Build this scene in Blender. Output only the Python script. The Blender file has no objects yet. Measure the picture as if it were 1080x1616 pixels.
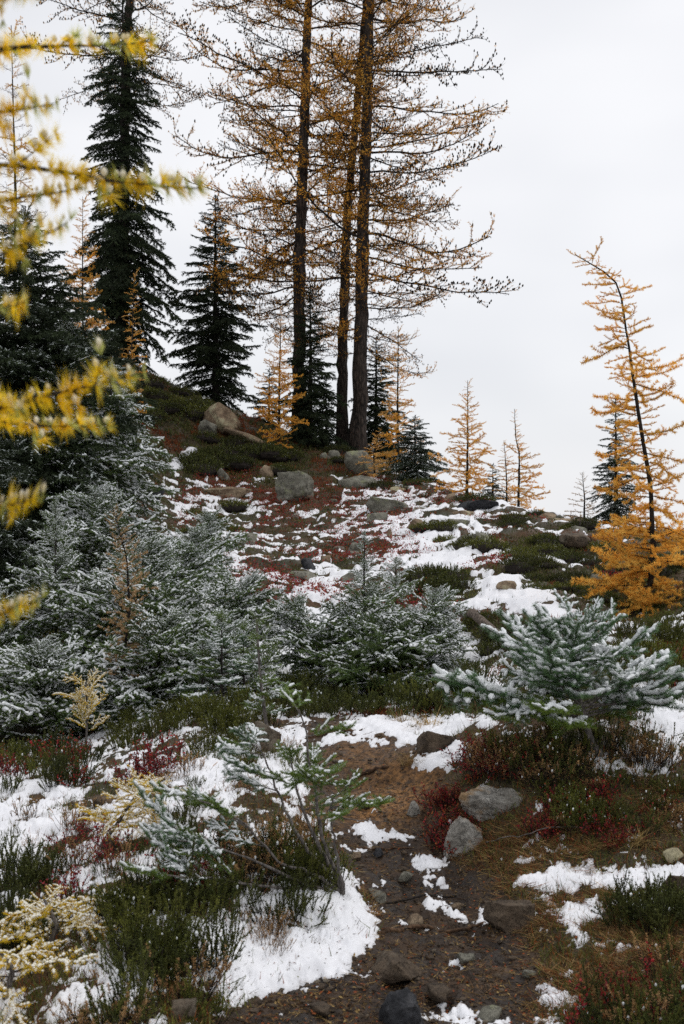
import bpy, math, random
import numpy as np
from mathutils import Vector, Euler

# ------------------------------------------------------------------ camera, sky, sun, exposure
sc = bpy.context.scene
COL = sc.collection
FPX, CX, CY, CAMZ = 1795.6, 540.0, 808.0, 1.6       # 40 mm lens on a 36 mm tall frame, in photograph pixels
cam_d = bpy.data.cameras.new('camera')
cam = bpy.data.objects.new('camera', cam_d)
COL.objects.link(cam)
cam.location = (0, 0, CAMZ)
cam.rotation_euler = (math.radians(90), 0, 0)
cam_d.sensor_fit = 'VERTICAL'
cam_d.sensor_height = 36.0
cam_d.lens = 40.0
cam_d.clip_end = 3000
cam_d.dof.use_dof = True
cam_d.dof.focus_distance = 9.5
cam_d.dof.aperture_fstop = 7.1
sc.camera = cam

world = bpy.data.worlds.new('World')
sc.world = world
world.use_nodes = True
nt = world.node_tree
nt.nodes.clear()
out = nt.nodes.new('ShaderNodeOutputWorld')
SUN_EL, SUN_AZ = math.radians(58), math.radians(60)
sky = nt.nodes.new('ShaderNodeTexSky')
sky.sky_type = 'NISHITA'
sky.sun_disc = False
sky.sun_elevation = SUN_EL
sky.sun_rotation = SUN_AZ
bg1 = nt.nodes.new('ShaderNodeBackground')
bg1.inputs['Strength'].default_value = 0.10
nt.links.new(sky.outputs[0], bg1.inputs['Color'])
# overcast cloud layer over that sky: pale, faintly mottled, the same all round
tc = nt.nodes.new('ShaderNodeTexCoord')
mp = nt.nodes.new('ShaderNodeMapping')
mp.inputs['Scale'].default_value = (1, 1, 2.2)
nz = nt.nodes.new('ShaderNodeTexNoise')
nz.inputs['Scale'].default_value = 2.3
nz.inputs['Detail'].default_value = 3
rmp = nt.nodes.new('ShaderNodeValToRGB')
rmp.color_ramp.elements[0].position = 0.35
rmp.color_ramp.elements[0].color = (0.71, 0.72, 0.75, 1)
rmp.color_ramp.elements[1].position = 0.66
rmp.color_ramp.elements[1].color = (0.86, 0.86, 0.875, 1)
bg2 = nt.nodes.new('ShaderNodeBackground')
bg2.inputs['Strength'].default_value = 1.0
nt.links.new(tc.outputs['Generated'], mp.inputs['Vector'])
nt.links.new(mp.outputs[0], nz.inputs['Vector'])
nt.links.new(nz.outputs['Fac'], rmp.inputs[0])
nt.links.new(rmp.outputs[0], bg2.inputs['Color'])
mx = nt.nodes.new('ShaderNodeMixShader')
mx.inputs[0].default_value = 0.93
nt.links.new(bg1.outputs[0], mx.inputs[1])
nt.links.new(bg2.outputs[0], mx.inputs[2])
nt.links.new(mx.outputs[0], out.inputs['Surface'])

sun_d = bpy.data.lights.new('sun', 'SUN')
sun_d.energy = 1.0
sun_d.angle = math.radians(35)
sun_d.color = (1.0, 0.97, 0.93)
sun = bpy.data.objects.new('sun', sun_d)
COL.objects.link(sun)
sun.rotation_euler = (math.radians(90) - SUN_EL, 0, math.radians(180) - SUN_AZ)

sc.view_settings.view_transform = 'Standard'
sc.view_settings.look = 'None'
sc.view_settings.gamma = 1.0
sc.view_settings.exposure = 0.22
sc.view_settings.use_curve_mapping = False
sc.render.engine = 'CYCLES'
sc.cycles.max_bounces = 5
sc.cycles.diffuse_bounces = 3
sc.cycles.glossy_bounces = 2
sc.cycles.transmission_bounces = 3
sc.cycles.use_denoising = False

RNG = np.random.default_rng(11)

# ------------------------------------------------------------------ noise
_P = np.random.default_rng(5).permutation(256).astype(np.int64)
_P = np.concatenate([_P, _P, _P])
_GA = np.arange(16) * (2 * np.pi / 16)
_GX, _GY = np.cos(_GA), np.sin(_GA)
def gn2(x, y):
    xi = np.floor(x).astype(np.int64); yi = np.floor(y).astype(np.int64)
    xf = x - xi; yf = y - yi
    u = xf * xf * xf * (xf * (xf * 6 - 15) + 10); v = yf * yf * yf * (yf * (yf * 6 - 15) + 10)
    def g(ix, iy, dx, dy):
        h = _P[_P[ix & 255] + (iy & 255)] & 15
        return _GX[h] * dx + _GY[h] * dy
    a = g(xi, yi, xf, yf); b = g(xi + 1, yi, xf - 1, yf)
    c = g(xi, yi + 1, xf, yf - 1); d = g(xi + 1, yi + 1, xf - 1, yf - 1)
    return (a + u * (b - a)) * (1 - v) + (c + u * (d - c)) * v
def fbm2(x, y, o=4, seed=0, gain=0.5):
    s = 0; a = 1.0
    for k in range(o):
        s = s + a * gn2(x + 17.3 * k + seed * 31.7, y - 9.1 * k + seed * 12.9)
        x = x * 2.03; y = y * 2.03; a *= gain
    return s
def vn3(p):
    i = np.floor(p).astype(np.int64); f = p - i
    f = f * f * (3 - 2 * f)
    r = 0
    for dx in (0, 1):
        for dy in (0, 1):
            for dz in (0, 1):
                h = _P[_P[_P[(i[:, 0] + dx) & 255] + ((i[:, 1] + dy) & 255)] + ((i[:, 2] + dz) & 255)] / 127.5 - 1
                w = (f[:, 0] if dx else 1 - f[:, 0]) * (f[:, 1] if dy else 1 - f[:, 1]) * (f[:, 2] if dz else 1 - f[:, 2])
                r = r + w * h
    return r
def sstep(a, b, x):
    t = np.clip((x - a) / (b - a), 0, 1)
    return t * t * (3 - 2 * t)

# ------------------------------------------------------------------ mesh helpers
def srgb(r, g, b):
    f = lambda c: (c / 255 / 12.92) if c / 255 <= 0.04045 else ((c / 255 + 0.055) / 1.055) ** 2.4
    return (f(r), f(g), f(b), 1)
def mesh_np(name, V, F, mats, M=None, smooth=False):
    me = bpy.data.meshes.new(name)
    V = np.asarray(V, np.float32); F = np.asarray(F, np.int32); k = F.shape[1]
    me.vertices.add(len(V)); me.vertices.foreach_set('co', V.ravel())
    me.loops.add(F.size); me.loops.foreach_set('vertex_index', F.ravel())
    me.polygons.add(len(F)); me.polygons.foreach_set('loop_start', np.arange(0, F.size, k, dtype=np.int32))
    if M is not None: me.polygons.foreach_set('material_index', np.asarray(M, np.int32))
    me.polygons.foreach_set('use_smooth', np.full(len(F), smooth, bool))
    for m in mats: me.materials.append(m)
    me.update(calc_edges=True)
    return me
def link(name, me, parent=None):
    o = bpy.data.objects.new(name, me); COL.objects.link(o)
    if parent is not None: o.parent = parent
    return o
def tag(o, label=None, cat=None, group=None, kind=None):
    if label: o['label'] = label
    if cat: o['category'] = cat
    if group: o['group'] = group
    if kind: o['kind'] = kind
    return o
def empty(name, loc, label, cat, group=None):
    o = bpy.data.objects.new(name, None); COL.objects.link(o)
    o.empty_display_size = 0.1
    o.location = loc
    return tag(o, label, cat, group)

def unit(v):
    return v / np.maximum(np.linalg.norm(v, axis=-1, keepdims=True), 1e-9)
class Geo:
    def __init__(s): s.V = []; s.F = []; s.M = []; s.n = 0
    def add(s, V, F, m):
        V = np.asarray(V, float); F = np.asarray(F, int)
        s.V.append(V); s.F.append(F + s.n); s.M.append(np.full(len(F), m) if np.isscalar(m) else np.asarray(m)); s.n += len(V)
    def build(s, name, mats, smooth=False):
        return mesh_np(name, np.concatenate(s.V), np.concatenate(s.F), mats, np.concatenate(s.M), smooth)
    def tube(s, P, R, k=4, m=0, caps=True):
        P = np.asarray(P, float); n = len(P); R = np.broadcast_to(np.asarray(R, float), (n,))
        T = unit(np.gradient(P, axis=0))
        ref = np.array([0., 0, 1.]) if abs(T[0, 2]) < 0.9 else np.array([1., 0, 0])
        A = unit(np.cross(T, ref)); B = np.cross(T, A)
        th = np.arange(k) * 2 * np.pi / k
        ring = P[:, None] + R[:, None, None] * (np.cos(th)[None, :, None] * A[:, None] + np.sin(th)[None, :, None] * B[:, None])
        V = ring.reshape(-1, 3)
        i = np.arange(n - 1)[:, None] * k; j = np.arange(k)[None]; jn = (j + 1) % k
        a = (i + j).ravel(); b = (i + jn).ravel(); c = (i + k + jn).ravel(); d = (i + k + j).ravel()
        F = np.concatenate([np.stack([a, b, c], 1), np.stack([a, c, d], 1)])
        if caps:
            V = np.concatenate([V, [P[0] - T[0] * R[0] * .6, P[-1] + T[-1] * R[-1] * .6]])
            j = np.arange(k); q = (n - 1) * k
            F = np.concatenate([F, np.stack([np.full(k, n * k), (j + 1) % k, j], 1), np.stack([np.full(k, n * k + 1), q + j, q + (j + 1) % k], 1)])
        s.add(V, F, m)
    def spikes(s, P, D, L, W, m, rng):          # one tapered triangle per needle
        n = len(P)
        if n == 0: return
        S = unit(np.cross(D, rng.normal(size=(n, 3)))) * (np.broadcast_to(W, (n,))[:, None] * .5)
        V = np.stack([P - S, P + S, P + D * np.broadcast_to(L, (n,))[:, None]], 1).reshape(-1, 3)
        s.add(V, np.arange(3 * n).reshape(-1, 3), m)
    def leaves(s, P, D, L, W, m, rng, N=None):  # one folded rhombus per leaf
        n = len(P)
        if n == 0: return
        if N is None: N = rng.normal(size=(n, 3))
        S = unit(np.cross(D, N)) * (np.broadcast_to(W, (n,))[:, None] * .5)
        Lb = np.broadcast_to(L, (n,))[:, None]
        mid = P + D * Lb * .5 + unit(np.cross(S, D)) * Lb * .08
        V = np.stack([P, mid - S, P + D * Lb, mid + S], 1).reshape(-1, 3)
        q = np.arange(n)[:, None] * 4
        F = np.concatenate([q + [[0, 1, 2]], q + [[0, 2, 3]]], 0)
        mm = m if np.isscalar(m) else np.concatenate([m, m])
        s.add(V, F, mm)

# ------------------------------------------------------------------ materials
def new_mat(name):
    m = bpy.data.materials.new(name); m.use_nodes = True
    n = m.node_tree; n.nodes.clear()
    o = n.nodes.new('ShaderNodeOutputMaterial')
    return m, n, o
def mat_leaf(name, c1, c2, scale=30, trans=0.25, rough=0.6, rnd=0.25):
    m, n, o = new_mat(name)
    tc = n.nodes.new('ShaderNodeTexCoord')
    nz = n.nodes.new('ShaderNodeTexNoise'); nz.inputs['Scale'].default_value = scale; nz.inputs['Detail'].default_value = 2
    n.links.new(tc.outputs['Object'], nz.inputs['Vector'])
    r = n.nodes.new('ShaderNodeValToRGB')
    r.color_ramp.elements[0].position = .34; r.color_ramp.elements[0].color = c1
    r.color_ramp.elements[1].position = .66; r.color_ramp.elements[1].color = c2
    n.links.new(nz.outputs['Fac'], r.inputs[0])
    oi = n.nodes.new('ShaderNodeObjectInfo')
    mr = n.nodes.new('ShaderNodeMapRange'); mr.inputs[3].default_value = 1 - rnd; mr.inputs[4].default_value = 1 + rnd
    n.links.new(oi.outputs['Random'], mr.inputs[0])
    hs = n.nodes.new('ShaderNodeHueSaturation')
    n.links.new(r.outputs[0], hs.inputs['Color']); n.links.new(mr.outputs[0], hs.inputs['Value'])
    b = n.nodes.new('ShaderNodeBsdfPrincipled')
    b.inputs['Roughness'].default_value = rough; b.inputs['Specular IOR Level'].default_value = .25
    n.links.new(hs.outputs[0], b.inputs['Base Color'])
    if trans > 0:
        t = n.nodes.new('ShaderNodeBsdfTranslucent'); n.links.new(hs.outputs[0], t.inputs['Color'])
        x = n.nodes.new('ShaderNodeMixShader'); x.inputs[0].default_value = trans
        n.links.new(b.outputs[0], x.inputs[1]); n.links.new(t.outputs[0], x.inputs[2]); n.links.new(x.outputs[0], o.inputs[0])
    else:
        n.links.new(b.outputs[0], o.inputs[0])
    return m
def mat_bark(name, c1, c2, scale=14, stretch=.25, bump=.6, rough=.9, dist=.02):
    m, n, o = new_mat(name)
    tc = n.nodes.new('ShaderNodeTexCoord')
    mp = n.nodes.new('ShaderNodeMapping'); mp.inputs['Scale'].default_value = (1, 1, stretch)
    n.links.new(tc.outputs['Object'], mp.inputs['Vector'])
    nz = n.nodes.new('ShaderNodeTexNoise'); nz.inputs['Scale'].default_value = scale; nz.inputs['Detail'].default_value = 6
    vo = n.nodes.new('ShaderNodeTexVoronoi'); vo.inputs['Scale'].default_value = scale * 1.3; vo.feature = 'DISTANCE_TO_EDGE'
    n.links.new(mp.outputs[0], nz.inputs['Vector']); n.links.new(mp.outputs[0], vo.inputs['Vector'])
    mul = n.nodes.new('ShaderNodeMath'); mul.operation = 'MULTIPLY_ADD'; mul.inputs[1].default_value = 1.2
    n.links.new(vo.outputs['Distance'], mul.inputs[0]); n.links.new(nz.outputs['Fac'], mul.inputs[2])
    r = n.nodes.new('ShaderNodeValToRGB')
    r.color_ramp.elements[0].position = .42; r.color_ramp.elements[0].color = c1
    r.color_ramp.elements[1].position = .85; r.color_ramp.elements[1].color = c2
    n.links.new(mul.outputs[0], r.inputs[0])
    b = n.nodes.new('ShaderNodeBsdfPrincipled'); b.inputs['Roughness'].default_value = rough; b.inputs['Specular IOR Level'].default_value = .2
    n.links.new(r.outputs[0], b.inputs['Base Color'])
    bp = n.nodes.new('ShaderNodeBump'); bp.inputs['Strength'].default_value = bump; bp.inputs['Distance'].default_value = dist
    n.links.new(mul.outputs[0], bp.inputs['Height']); n.links.new(bp.outputs[0], b.inputs['Normal'])
    n.links.new(b.outputs[0], o.inputs[0])
    return m
def mat_snow(name='snow', col=(.86, .87, .90, 1), bump=.35, scale=60):
    m, n, o = new_mat(name)
    tc = n.nodes.new('ShaderNodeTexCoord')
    nz = n.nodes.new('ShaderNodeTexNoise'); nz.inputs['Scale'].default_value = scale; nz.inputs['Detail'].default_value = 5; nz.inputs['Roughness'].default_value = .65
    n.links.new(tc.outputs['Object'], nz.inputs['Vector'])
    b = n.nodes.new('ShaderNodeBsdfPrincipled'); b.inputs['Roughness'].default_value = .75; b.inputs['Specular IOR Level'].default_value = .2
    b.inputs['Base Color'].default_value = col
    if name == 'snow':
        at = n.nodes.new('ShaderNodeAttribute'); at.attribute_name = 'depth'
        z2 = n.nodes.new('ShaderNodeTexNoise'); z2.inputs['Scale'].default_value = 90; z2.inputs['Detail'].default_value = 3
        n.links.new(tc.outputs['Object'], z2.inputs['Vector'])
        ma = n.nodes.new('ShaderNodeMath'); ma.operation = 'MULTIPLY_ADD'; ma.inputs[1].default_value = .5; n.links.new(z2.outputs['Fac'], ma.inputs[0]); n.links.new(at.outputs['Fac'], ma.inputs[2])
        r = n.nodes.new('ShaderNodeValToRGB')
        r.color_ramp.elements[0].position = .18; r.color_ramp.elements[0].color = (.30, .27, .25, 1)
        r.color_ramp.elements[1].position = .62; r.color_ramp.elements[1].color = col
        e = r.color_ramp.elements.new(.36); e.color = (.66, .66, .68, 1)
        n.links.new(ma.outputs[0], r.inputs[0]); n.links.new(r.outputs[0], b.inputs['Base Color'])
    bp = n.nodes.new('ShaderNodeBump'); bp.inputs['Strength'].default_value = bump; bp.inputs['Distance'].default_value = .01
    n.links.new(nz.outputs['Fac'], bp.inputs['Height']); n.links.new(bp.outputs[0], b.inputs['Normal'])
    n.links.new(b.outputs[0], o.inputs[0])
    return m
def mat_rock(name, c1, c2, c3, scale=9, bump=.8, lichen=.62):
    m, n, o = new_mat(name)
    tc = n.nodes.new('ShaderNodeTexCoord'); oi = n.nodes.new('ShaderNodeObjectInfo')
    ad = n.nodes.new('ShaderNodeVectorMath'); ad.operation = 'MULTIPLY_ADD'; ad.inputs[1].default_value = (1, 1, 1)
    n.links.new(tc.outputs['Object'], ad.inputs[0]); n.links.new(oi.outputs['Location'], ad.inputs[2])
    def noise(s, d=7, r=.6):
        z = n.nodes.new('ShaderNodeTexNoise'); z.inputs['Scale'].default_value = s; z.inputs['Detail'].default_value = d; z.inputs['Roughness'].default_value = r
        n.links.new(ad.outputs[0], z.inputs['Vector']); return z
    a = noise(scale); bnz = noise(scale * .45, 5); fine = noise(scale * 7, 6, .7)
    r = n.nodes.new('ShaderNodeValToRGB')
    r.color_ramp.elements[0].position = .32; r.color_ramp.elements[0].color = c1
    r.color_ramp.elements[1].position = .68; r.color_ramp.elements[1].color = c2
    n.links.new(a.outputs['Fac'], r.inputs[0])
    r2 = n.nodes.new('ShaderNodeValToRGB'); r2.color_ramp.elements[0].position = lichen - .05; r2.color_ramp.elements[1].position = lichen + .03
    n.links.new(bnz.outputs['Fac'], r2.inputs[0])
    mxx = n.nodes.new('ShaderNodeMixRGB'); mxx.inputs[2].default_value = c3
    n.links.new(r2.outputs[0], mxx.inputs[0]); n.links.new(r.outputs[0], mxx.inputs[1])
    ov = n.nodes.new('ShaderNodeMixRGB'); ov.blend_type = 'OVERLAY'; ov.inputs[0].default_value = .85
    n.links.new(mxx.outputs[0], ov.inputs[1]); n.links.new(fine.outputs['Fac'], ov.inputs[2])
    b = n.nodes.new('ShaderNodeBsdfPrincipled'); b.inputs['Roughness'].default_value = .85; b.inputs['Specular IOR Level'].default_value = .3
    n.links.new(ov.outputs[0], b.inputs['Base Color'])
    vo = n.nodes.new('ShaderNodeTexVoronoi'); vo.feature = 'DISTANCE_TO_EDGE'; vo.inputs['Scale'].default_value = scale * .5
    wv = n.nodes.new('ShaderNodeVectorMath'); wv.operation = 'MULTIPLY_ADD'; wv.inputs[1].default_value = (.35, .35, .35)
    n.links.new(a.outputs['Color'], wv.inputs[0]); n.links.new(ad.outputs[0], wv.inputs[2]); n.links.new(wv.outputs[0], vo.inputs['Vector'])
    ck = n.nodes.new('ShaderNodeMapRange'); ck.inputs[1].default_value = 0; ck.inputs[2].default_value = .035; n.links.new(vo.outputs['Distance'], ck.inputs[0])
    s0 = n.nodes.new('ShaderNodeMath'); s0.operation = 'MULTIPLY_ADD'; s0.inputs[1].default_value = .7; n.links.new(ck.outputs[0], s0.inputs[0]); n.links.new(a.outputs['Fac'], s0.inputs[2])
    s = n.nodes.new('ShaderNodeMath'); s.operation = 'ADD'
    n.links.new(s0.outputs[0], s.inputs[0]); n.links.new(fine.outputs['Fac'], s.inputs[1])
    bp = n.nodes.new('ShaderNodeBump'); bp.inputs['Strength'].default_value = bump; bp.inputs['Distance'].default_value = .02
    n.links.new(s.outputs[0], bp.inputs['Height']); n.links.new(bp.outputs[0], b.inputs['Normal'])
    n.links.new(b.outputs[0], o.inputs[0])
    return m
def mat_ground(name):
    m, n, o = new_mat(name)
    tc = n.nodes.new('ShaderNodeTexCoord')
    def noise(s, d=7, r=.62):
        z = n.nodes.new('ShaderNodeTexNoise'); z.inputs['Scale'].default_value = s; z.inputs['Detail'].default_value = d; z.inputs['Roughness'].default_value = r
        n.links.new(tc.outputs['Object'], z.inputs['Vector']); return z
    def ramp(src, stops):
        r = n.nodes.new('ShaderNodeValToRGB')
        while len(r.color_ramp.elements) < len(stops): r.color_ramp.elements.new(.5)
        for e, (p, c) in zip(r.color_ramp.elements, stops): e.position = p; e.color = c
        n.links.new(src, r.inputs[0]); return r
    na, nb, nc = noise(5), noise(38), noise(1.7, 4)
    mud = ramp(na.outputs['Fac'], [(.32, (.013, .009, .007, 1)), (.5, (.034, .022, .015, 1)), (.70, (.090, .056, .034, 1))])
    heath = ramp(nc.outputs['Fac'], [(.32, (.024, .026, .010, 1)), (.5, (.050, .036, .016, 1)), (.68, (.085, .040, .018, 1))])
    at = n.nodes.new('ShaderNodeAttribute'); at.attribute_name = 'trodden'
    x = n.nodes.new('ShaderNodeMixRGB'); n.links.new(at.outputs['Fac'], x.inputs[0])
    n.links.new(heath.outputs[0], x.inputs[1]); n.links.new(mud.outputs[0], x.inputs[2])
    at2 = n.nodes.new('ShaderNodeAttribute'); at2.attribute_name = 'clay'
    x2 = n.nodes.new('ShaderNodeMixRGB'); x2.inputs[2].default_value = (.30, .145, .045, 1)
    ml = n.nodes.new('ShaderNodeMath'); ml.operation = 'MULTIPLY'; n.links.new(at2.outputs['Fac'], ml.inputs[0])
    rr = ramp(nb.outputs['Fac'], [(.38, (.2, .2, .2, 1)), (.6, (1, 1, 1, 1))]); n.links.new(rr.outputs[0], ml.inputs[1])
    n.links.new(ml.outputs[0], x2.inputs[0]); n.links.new(x.outputs[0], x2.inputs[1])
    ov = n.nodes.new('ShaderNodeMixRGB'); ov.blend_type = 'OVERLAY'; ov.inputs[0].default_value = .7
    n.links.new(x2.outputs[0], ov.inputs[1]); n.links.new(nb.outputs['Fac'], ov.inputs[2])
    b = n.nodes.new('ShaderNodeBsdfPrincipled'); b.inputs['Specular IOR Level'].default_value = .35
    rg = ramp(na.outputs['Fac'], [(.36, (.36, .36, .36, 1)), (.58, (.9, .9, .9, 1))]); n.links.new(rg.outputs[0], b.inputs['Roughness'])
    n.links.new(ov.outputs[0], b.inputs['Base Color'])
    bp = n.nodes.new('ShaderNodeBump'); bp.inputs['Strength'].default_value = .9; bp.inputs['Distance'].default_value = .015
    n.links.new(nb.outputs['Fac'], bp.inputs['Height']); n.links.new(bp.outputs[0], b.inputs['Normal'])
    n.links.new(b.outputs[0], o.inputs[0])
    return m

M_SNOW = mat_snow('snow', (.80, .805, .835, 1), bump=.22, scale=40)
M_SNOWT = mat_snow('clinging_snow', (.76, .78, .79, 1), .5, 120)
M_RIME = mat_leaf('rimed_needles', (.50, .56, .52, 1), (.72, .76, .76, 1), 60, .2, .8, .12)
M_FIRFAR = mat_leaf('dark_fir_needles', (.015, .024, .012, 1), (.044, .062, .026, 1), 6, .15, .6, .3)
M_FIRMID = mat_leaf('hemlock_needles', (.062, .108, .034, 1), (.150, .205, .062, 1), 14, .2, .55, .3)
M_FIRNEAR = mat_leaf('subalpine_fir_needles', (.075, .150, .065, 1), (.160, .260, .115, 1), 22, .25, .5, .2)
M_FIRGREEN = mat_leaf('fresh_fir_needles', (.080, .140, .022, 1), (.190, .260, .045, 1), 22, .25, .5, .2)
M_LARCH = mat_leaf('orange_larch_needles', (.72, .31, .028, 1), (.94, .54, .09, 1), 3, .35, .7, .25)
M_GOLD = mat_leaf('golden_larch_needles', (.74, .36, .045, 1), (.92, .58, .13, 1), 7, .35, .7, .18)
M_PALE = mat_leaf('pale_larch_needles', (.74, .40, .09, 1), (.90, .62, .24, 1), 8, .35, .7, .18)
M_YEL = mat_leaf('yellow_green_larch_needles', (.78, .48, .008, 1), (.95, .72, .030, 1), 9, .5, .6, .15)
M_CREAM = mat_leaf('snow_coated_larch_needles', (.66, .55, .30, 1), (.86, .82, .70, 1), 40, .3, .8, .1)
M_BROWN = mat_leaf('dead_brown_needles', (.34, .19, .075, 1), (.66, .42, .20, 1), 12, .3, .8, .2)
M_HEATH = mat_leaf('heather_leaves', (.050, .066, .014, 1), (.140, .150, .032, 1), 12, .15, .6, .35)
M_HEATHY = mat_leaf('olive_heather_leaves', (.080, .095, .014, 1), (.200, .205, .038, 1), 14, .2, .6, .3)
M_RED = mat_leaf('red_huckleberry_leaves', (.10, .010, .014, 1), (.36, .026, .030, 1), 25, .3, .5, .3)
M_RUST = mat_leaf('rust_leaves', (.16, .035, .012, 1), (.36, .10, .025, 1), 20, .3, .6, .3)
M_STRAW = mat_leaf('straw_grass', (.20, .12, .04, 1), (.42, .29, .11, 1), 20, .3, .7, .3)
M_LITTER = mat_leaf('forest_litter', (.030, .016, .009, 1), (.16, .085, .035, 1), 18, .0, .8, .2)
M_TWIG = mat_bark('dark_twig_bark', (.010, .008, .007, 1), (.032, .025, .020, 1), 40, .3, .3)
M_GREYTWIG = mat_bark('grey_twig_bark', (.055, .048, .044, 1), (.19, .17, .155, 1), 60, .3, .3)
M_BARK = mat_bark('furrowed_bark', (.010, .008, .007, 1), (.062, .047, .038, 1), 11, .28, 1.0, .9, .05)
M_BARKF = mat_bark('fir_bark', (.012, .010, .009, 1), (.045, .038, .033, 1), 14, .4, .7)
M_WOOD = mat_bark('weathered_wood', (.05, .038, .030, 1), (.17, .135, .11, 1), 22, .2, .7)
M_ROOT = mat_bark('root_bark', (.030, .018, .012, 1), (.12, .070, .040, 1), 26, .3, .7)
M_ROCKG = mat_rock('grey_lichen_rock', (.10, .095, .075, 1), (.27, .26, .21, 1), (.24, .25, .15, 1))
M_ROCKW = mat_rock('pale_granite', (.18, .165, .14, 1), (.46, .44, .40, 1), (.33, .22, .12, 1), 10, .8, .60)
M_ROCKT = mat_rock('tan_slab_rock', (.13, .085, .055, 1), (.34, .26, .17, 1), (.40, .36, .23, 1), 6)
M_ROCKB = mat_rock('brown_path_rock', (.045, .032, .022, 1), (.15, .11, .075, 1), (.19, .16, .12, 1), 12)
M_ROCKD = mat_rock('dark_slate_rock', (.016, .017, .020, 1), (.055, .056, .062, 1), (.08, .08, .085, 1), 12)
M_GROUND = mat_ground('heath_soil')

# ------------------------------------------------------------------ terrain
# photograph pixel, distance: where the ground was seen and how far that is
CTRL = [(0,1616,3.4),(300,1616,3.35),(540,1616,3.5),(800,1616,3.5),(1080,1600,3.5),
 (100,1500,3.9),(330,1500,3.9),(400,1520,3.95),(640,1500,4.1),(600,1560,3.75),(900,1500,4.1),
 (640,1400,4.8),(300,1400,4.45),(0,1400,4.75),(150,1300,5.5),(400,1300,5.2),(620,1290,5.6),(740,1345,5.25),(900,1340,5.05),(1070,1330,5.0),
 (560,1235,6.05),(520,1145,7.0),(620,1140,7.0),(850,1200,5.6),(960,1180,5.75),(720,1180,6.2),(1060,1120,6.4),
 (0,1190,7.6),(150,1200,6.9),(300,1130,7.6),(430,1130,7.3),(1050,1000,8.0),
 (100,1150,9.3),(0,1140,10),(580,1100,8.6),(450,1010,10.5),(720,1060,8.7),(800,1010,9.3),(300,1060,9.6),
 (1020,970,11),(850,960,10.2),(920,935,12),(740,905,13),(450,940,12.2),(300,905,13),(100,960,12),
 (650,835,17),(400,850,17),(200,830,17),(470,795,21),(600,778,22),(320,772,22),(240,775,20),(60,800,18),
 (720,790,20.5),(760,790,20.3),(900,817,18),(1000,832,17),(1080,842,16),
 (330,720,24),(450,712,25.5),(560,715,26),(640,750,24),(690,762,23),
 (355,670,26),(440,690,26.7),(420,665,28),(340,640,30),(250,600,29),(190,562,31),(100,590,30),(0,570,31)]
EXTRA = [(-1.6,0,1.0),(0,0,1.0),(1.6,0,1.0),(-1.2,0.03,2.2),(1.2,.05,2.2),(0,0.0,2.2)]
pts = []
for px, py, d in CTRL:
    pts.append(((px - CX) / FPX * 3, math.log(d), CAMZ - (py - CY) / FPX * d))
for x, z, d in EXTRA:
    pts.append((x / d * 3 if abs(x / d) < .9 else math.copysign(2.4, x), math.log(d), z))
for a, d, z in [(-.62,4,.25),(.62,4,.3),(-.62,8,.4),(.62,8,1.1),(-.62,16,1.6),(.62,16,1.6),(-.62,29,6.4),
                (.62,22,.6),(.25,26,.9),(.12,29,1.2),(.03,34,2.2),(.4,34,-2.),(.62,34,-2.5),(-.1,36,3.6),(-.25,38,5.2),(-.62,38,6.5),(.25,20.5,1.0),(.17,21.5,1.45)]:
    pts.append((a * 3, math.log(d), z))
pts = np.array(pts)
def _U(r2): return np.where(r2 > 1e-12, .5 * r2 * np.log(np.maximum(r2, 1e-12)), 0)
_n = len(pts)
_K = _U(((pts[:, None, :2] - pts[None, :, :2]) ** 2).sum(-1)) + np.eye(_n) * .006
_Q = np.c_[np.ones(_n), pts[:, :2]]
_w = np.linalg.solve(np.block([[_K, _Q], [_Q.T, np.zeros((3, 3))]]), np.r_[pts[:, 2], np.zeros(3)])
GU, GV = np.linspace(-2.7, 2.7, 260), np.linspace(0, math.log(38), 320)
_uu, _vv = np.meshgrid(GU, GV, indexing='ij')
_H = np.zeros(_uu.shape) + _w[_n] + _w[_n + 1] * _uu + _w[_n + 2] * _vv
for _i in range(_n):
    _H += _w[_i] * _U((_uu - pts[_i, 0]) ** 2 + (_vv - pts[_i, 1]) ** 2)
def h0(X, Y):
    X = np.asarray(X, float); Y = np.asarray(Y, float)
    Yc = np.clip(Y, 1.0, 37.9)
    u = np.clip(X / np.maximum(Y, 1.0) * 3, -2.69, 2.69); v = np.log(Yc)
    fu = (u - GU[0]) / (GU[1] - GU[0]); fv = (v - GV[0]) / (GV[1] - GV[0])
    i = np.clip(fu.astype(int), 0, len(GU) - 2); j = np.clip(fv.astype(int), 0, len(GV) - 2)
    a = fu - i; b = fv - j
    z = _H[i, j] * (1 - a) * (1 - b) + _H[i + 1, j] * a * (1 - b) + _H[i, j + 1] * (1 - a) * b + _H[i + 1, j + 1] * a * b
    return z - np.maximum(Y - 37.9, 0) * .35
def pix(X, Y, Z):
    return CX + FPX * X / Y, CY - FPX * (Z - CAMZ) / Y
def hit(px, py):                                   # where the line of sight through a pixel meets the ground
    px = np.atleast_1d(np.asarray(px, float)); py = np.atleast_1d(np.asarray(py, float))
    a = (px - CX) / FPX; s = -(py - CY) / FPX
    ds = np.exp(np.linspace(math.log(2.6), math.log(36), 420))
    res = np.full(len(px), np.nan); prev = np.full(len(px), -1.0); pd = ds[0]
    for d in ds:
        g = h0(a * d, np.full(len(a), d)) - (CAMZ + s * d)
        m = np.isnan(res) & (g >= 0)
        t = np.where(np.abs(g - prev) > 1e-9, -prev / (g - prev), 0)
        res[m] = (pd + (d - pd) * np.clip(t, 0, 1))[m]
        prev = g; pd = d
    return a * res, res
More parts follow.
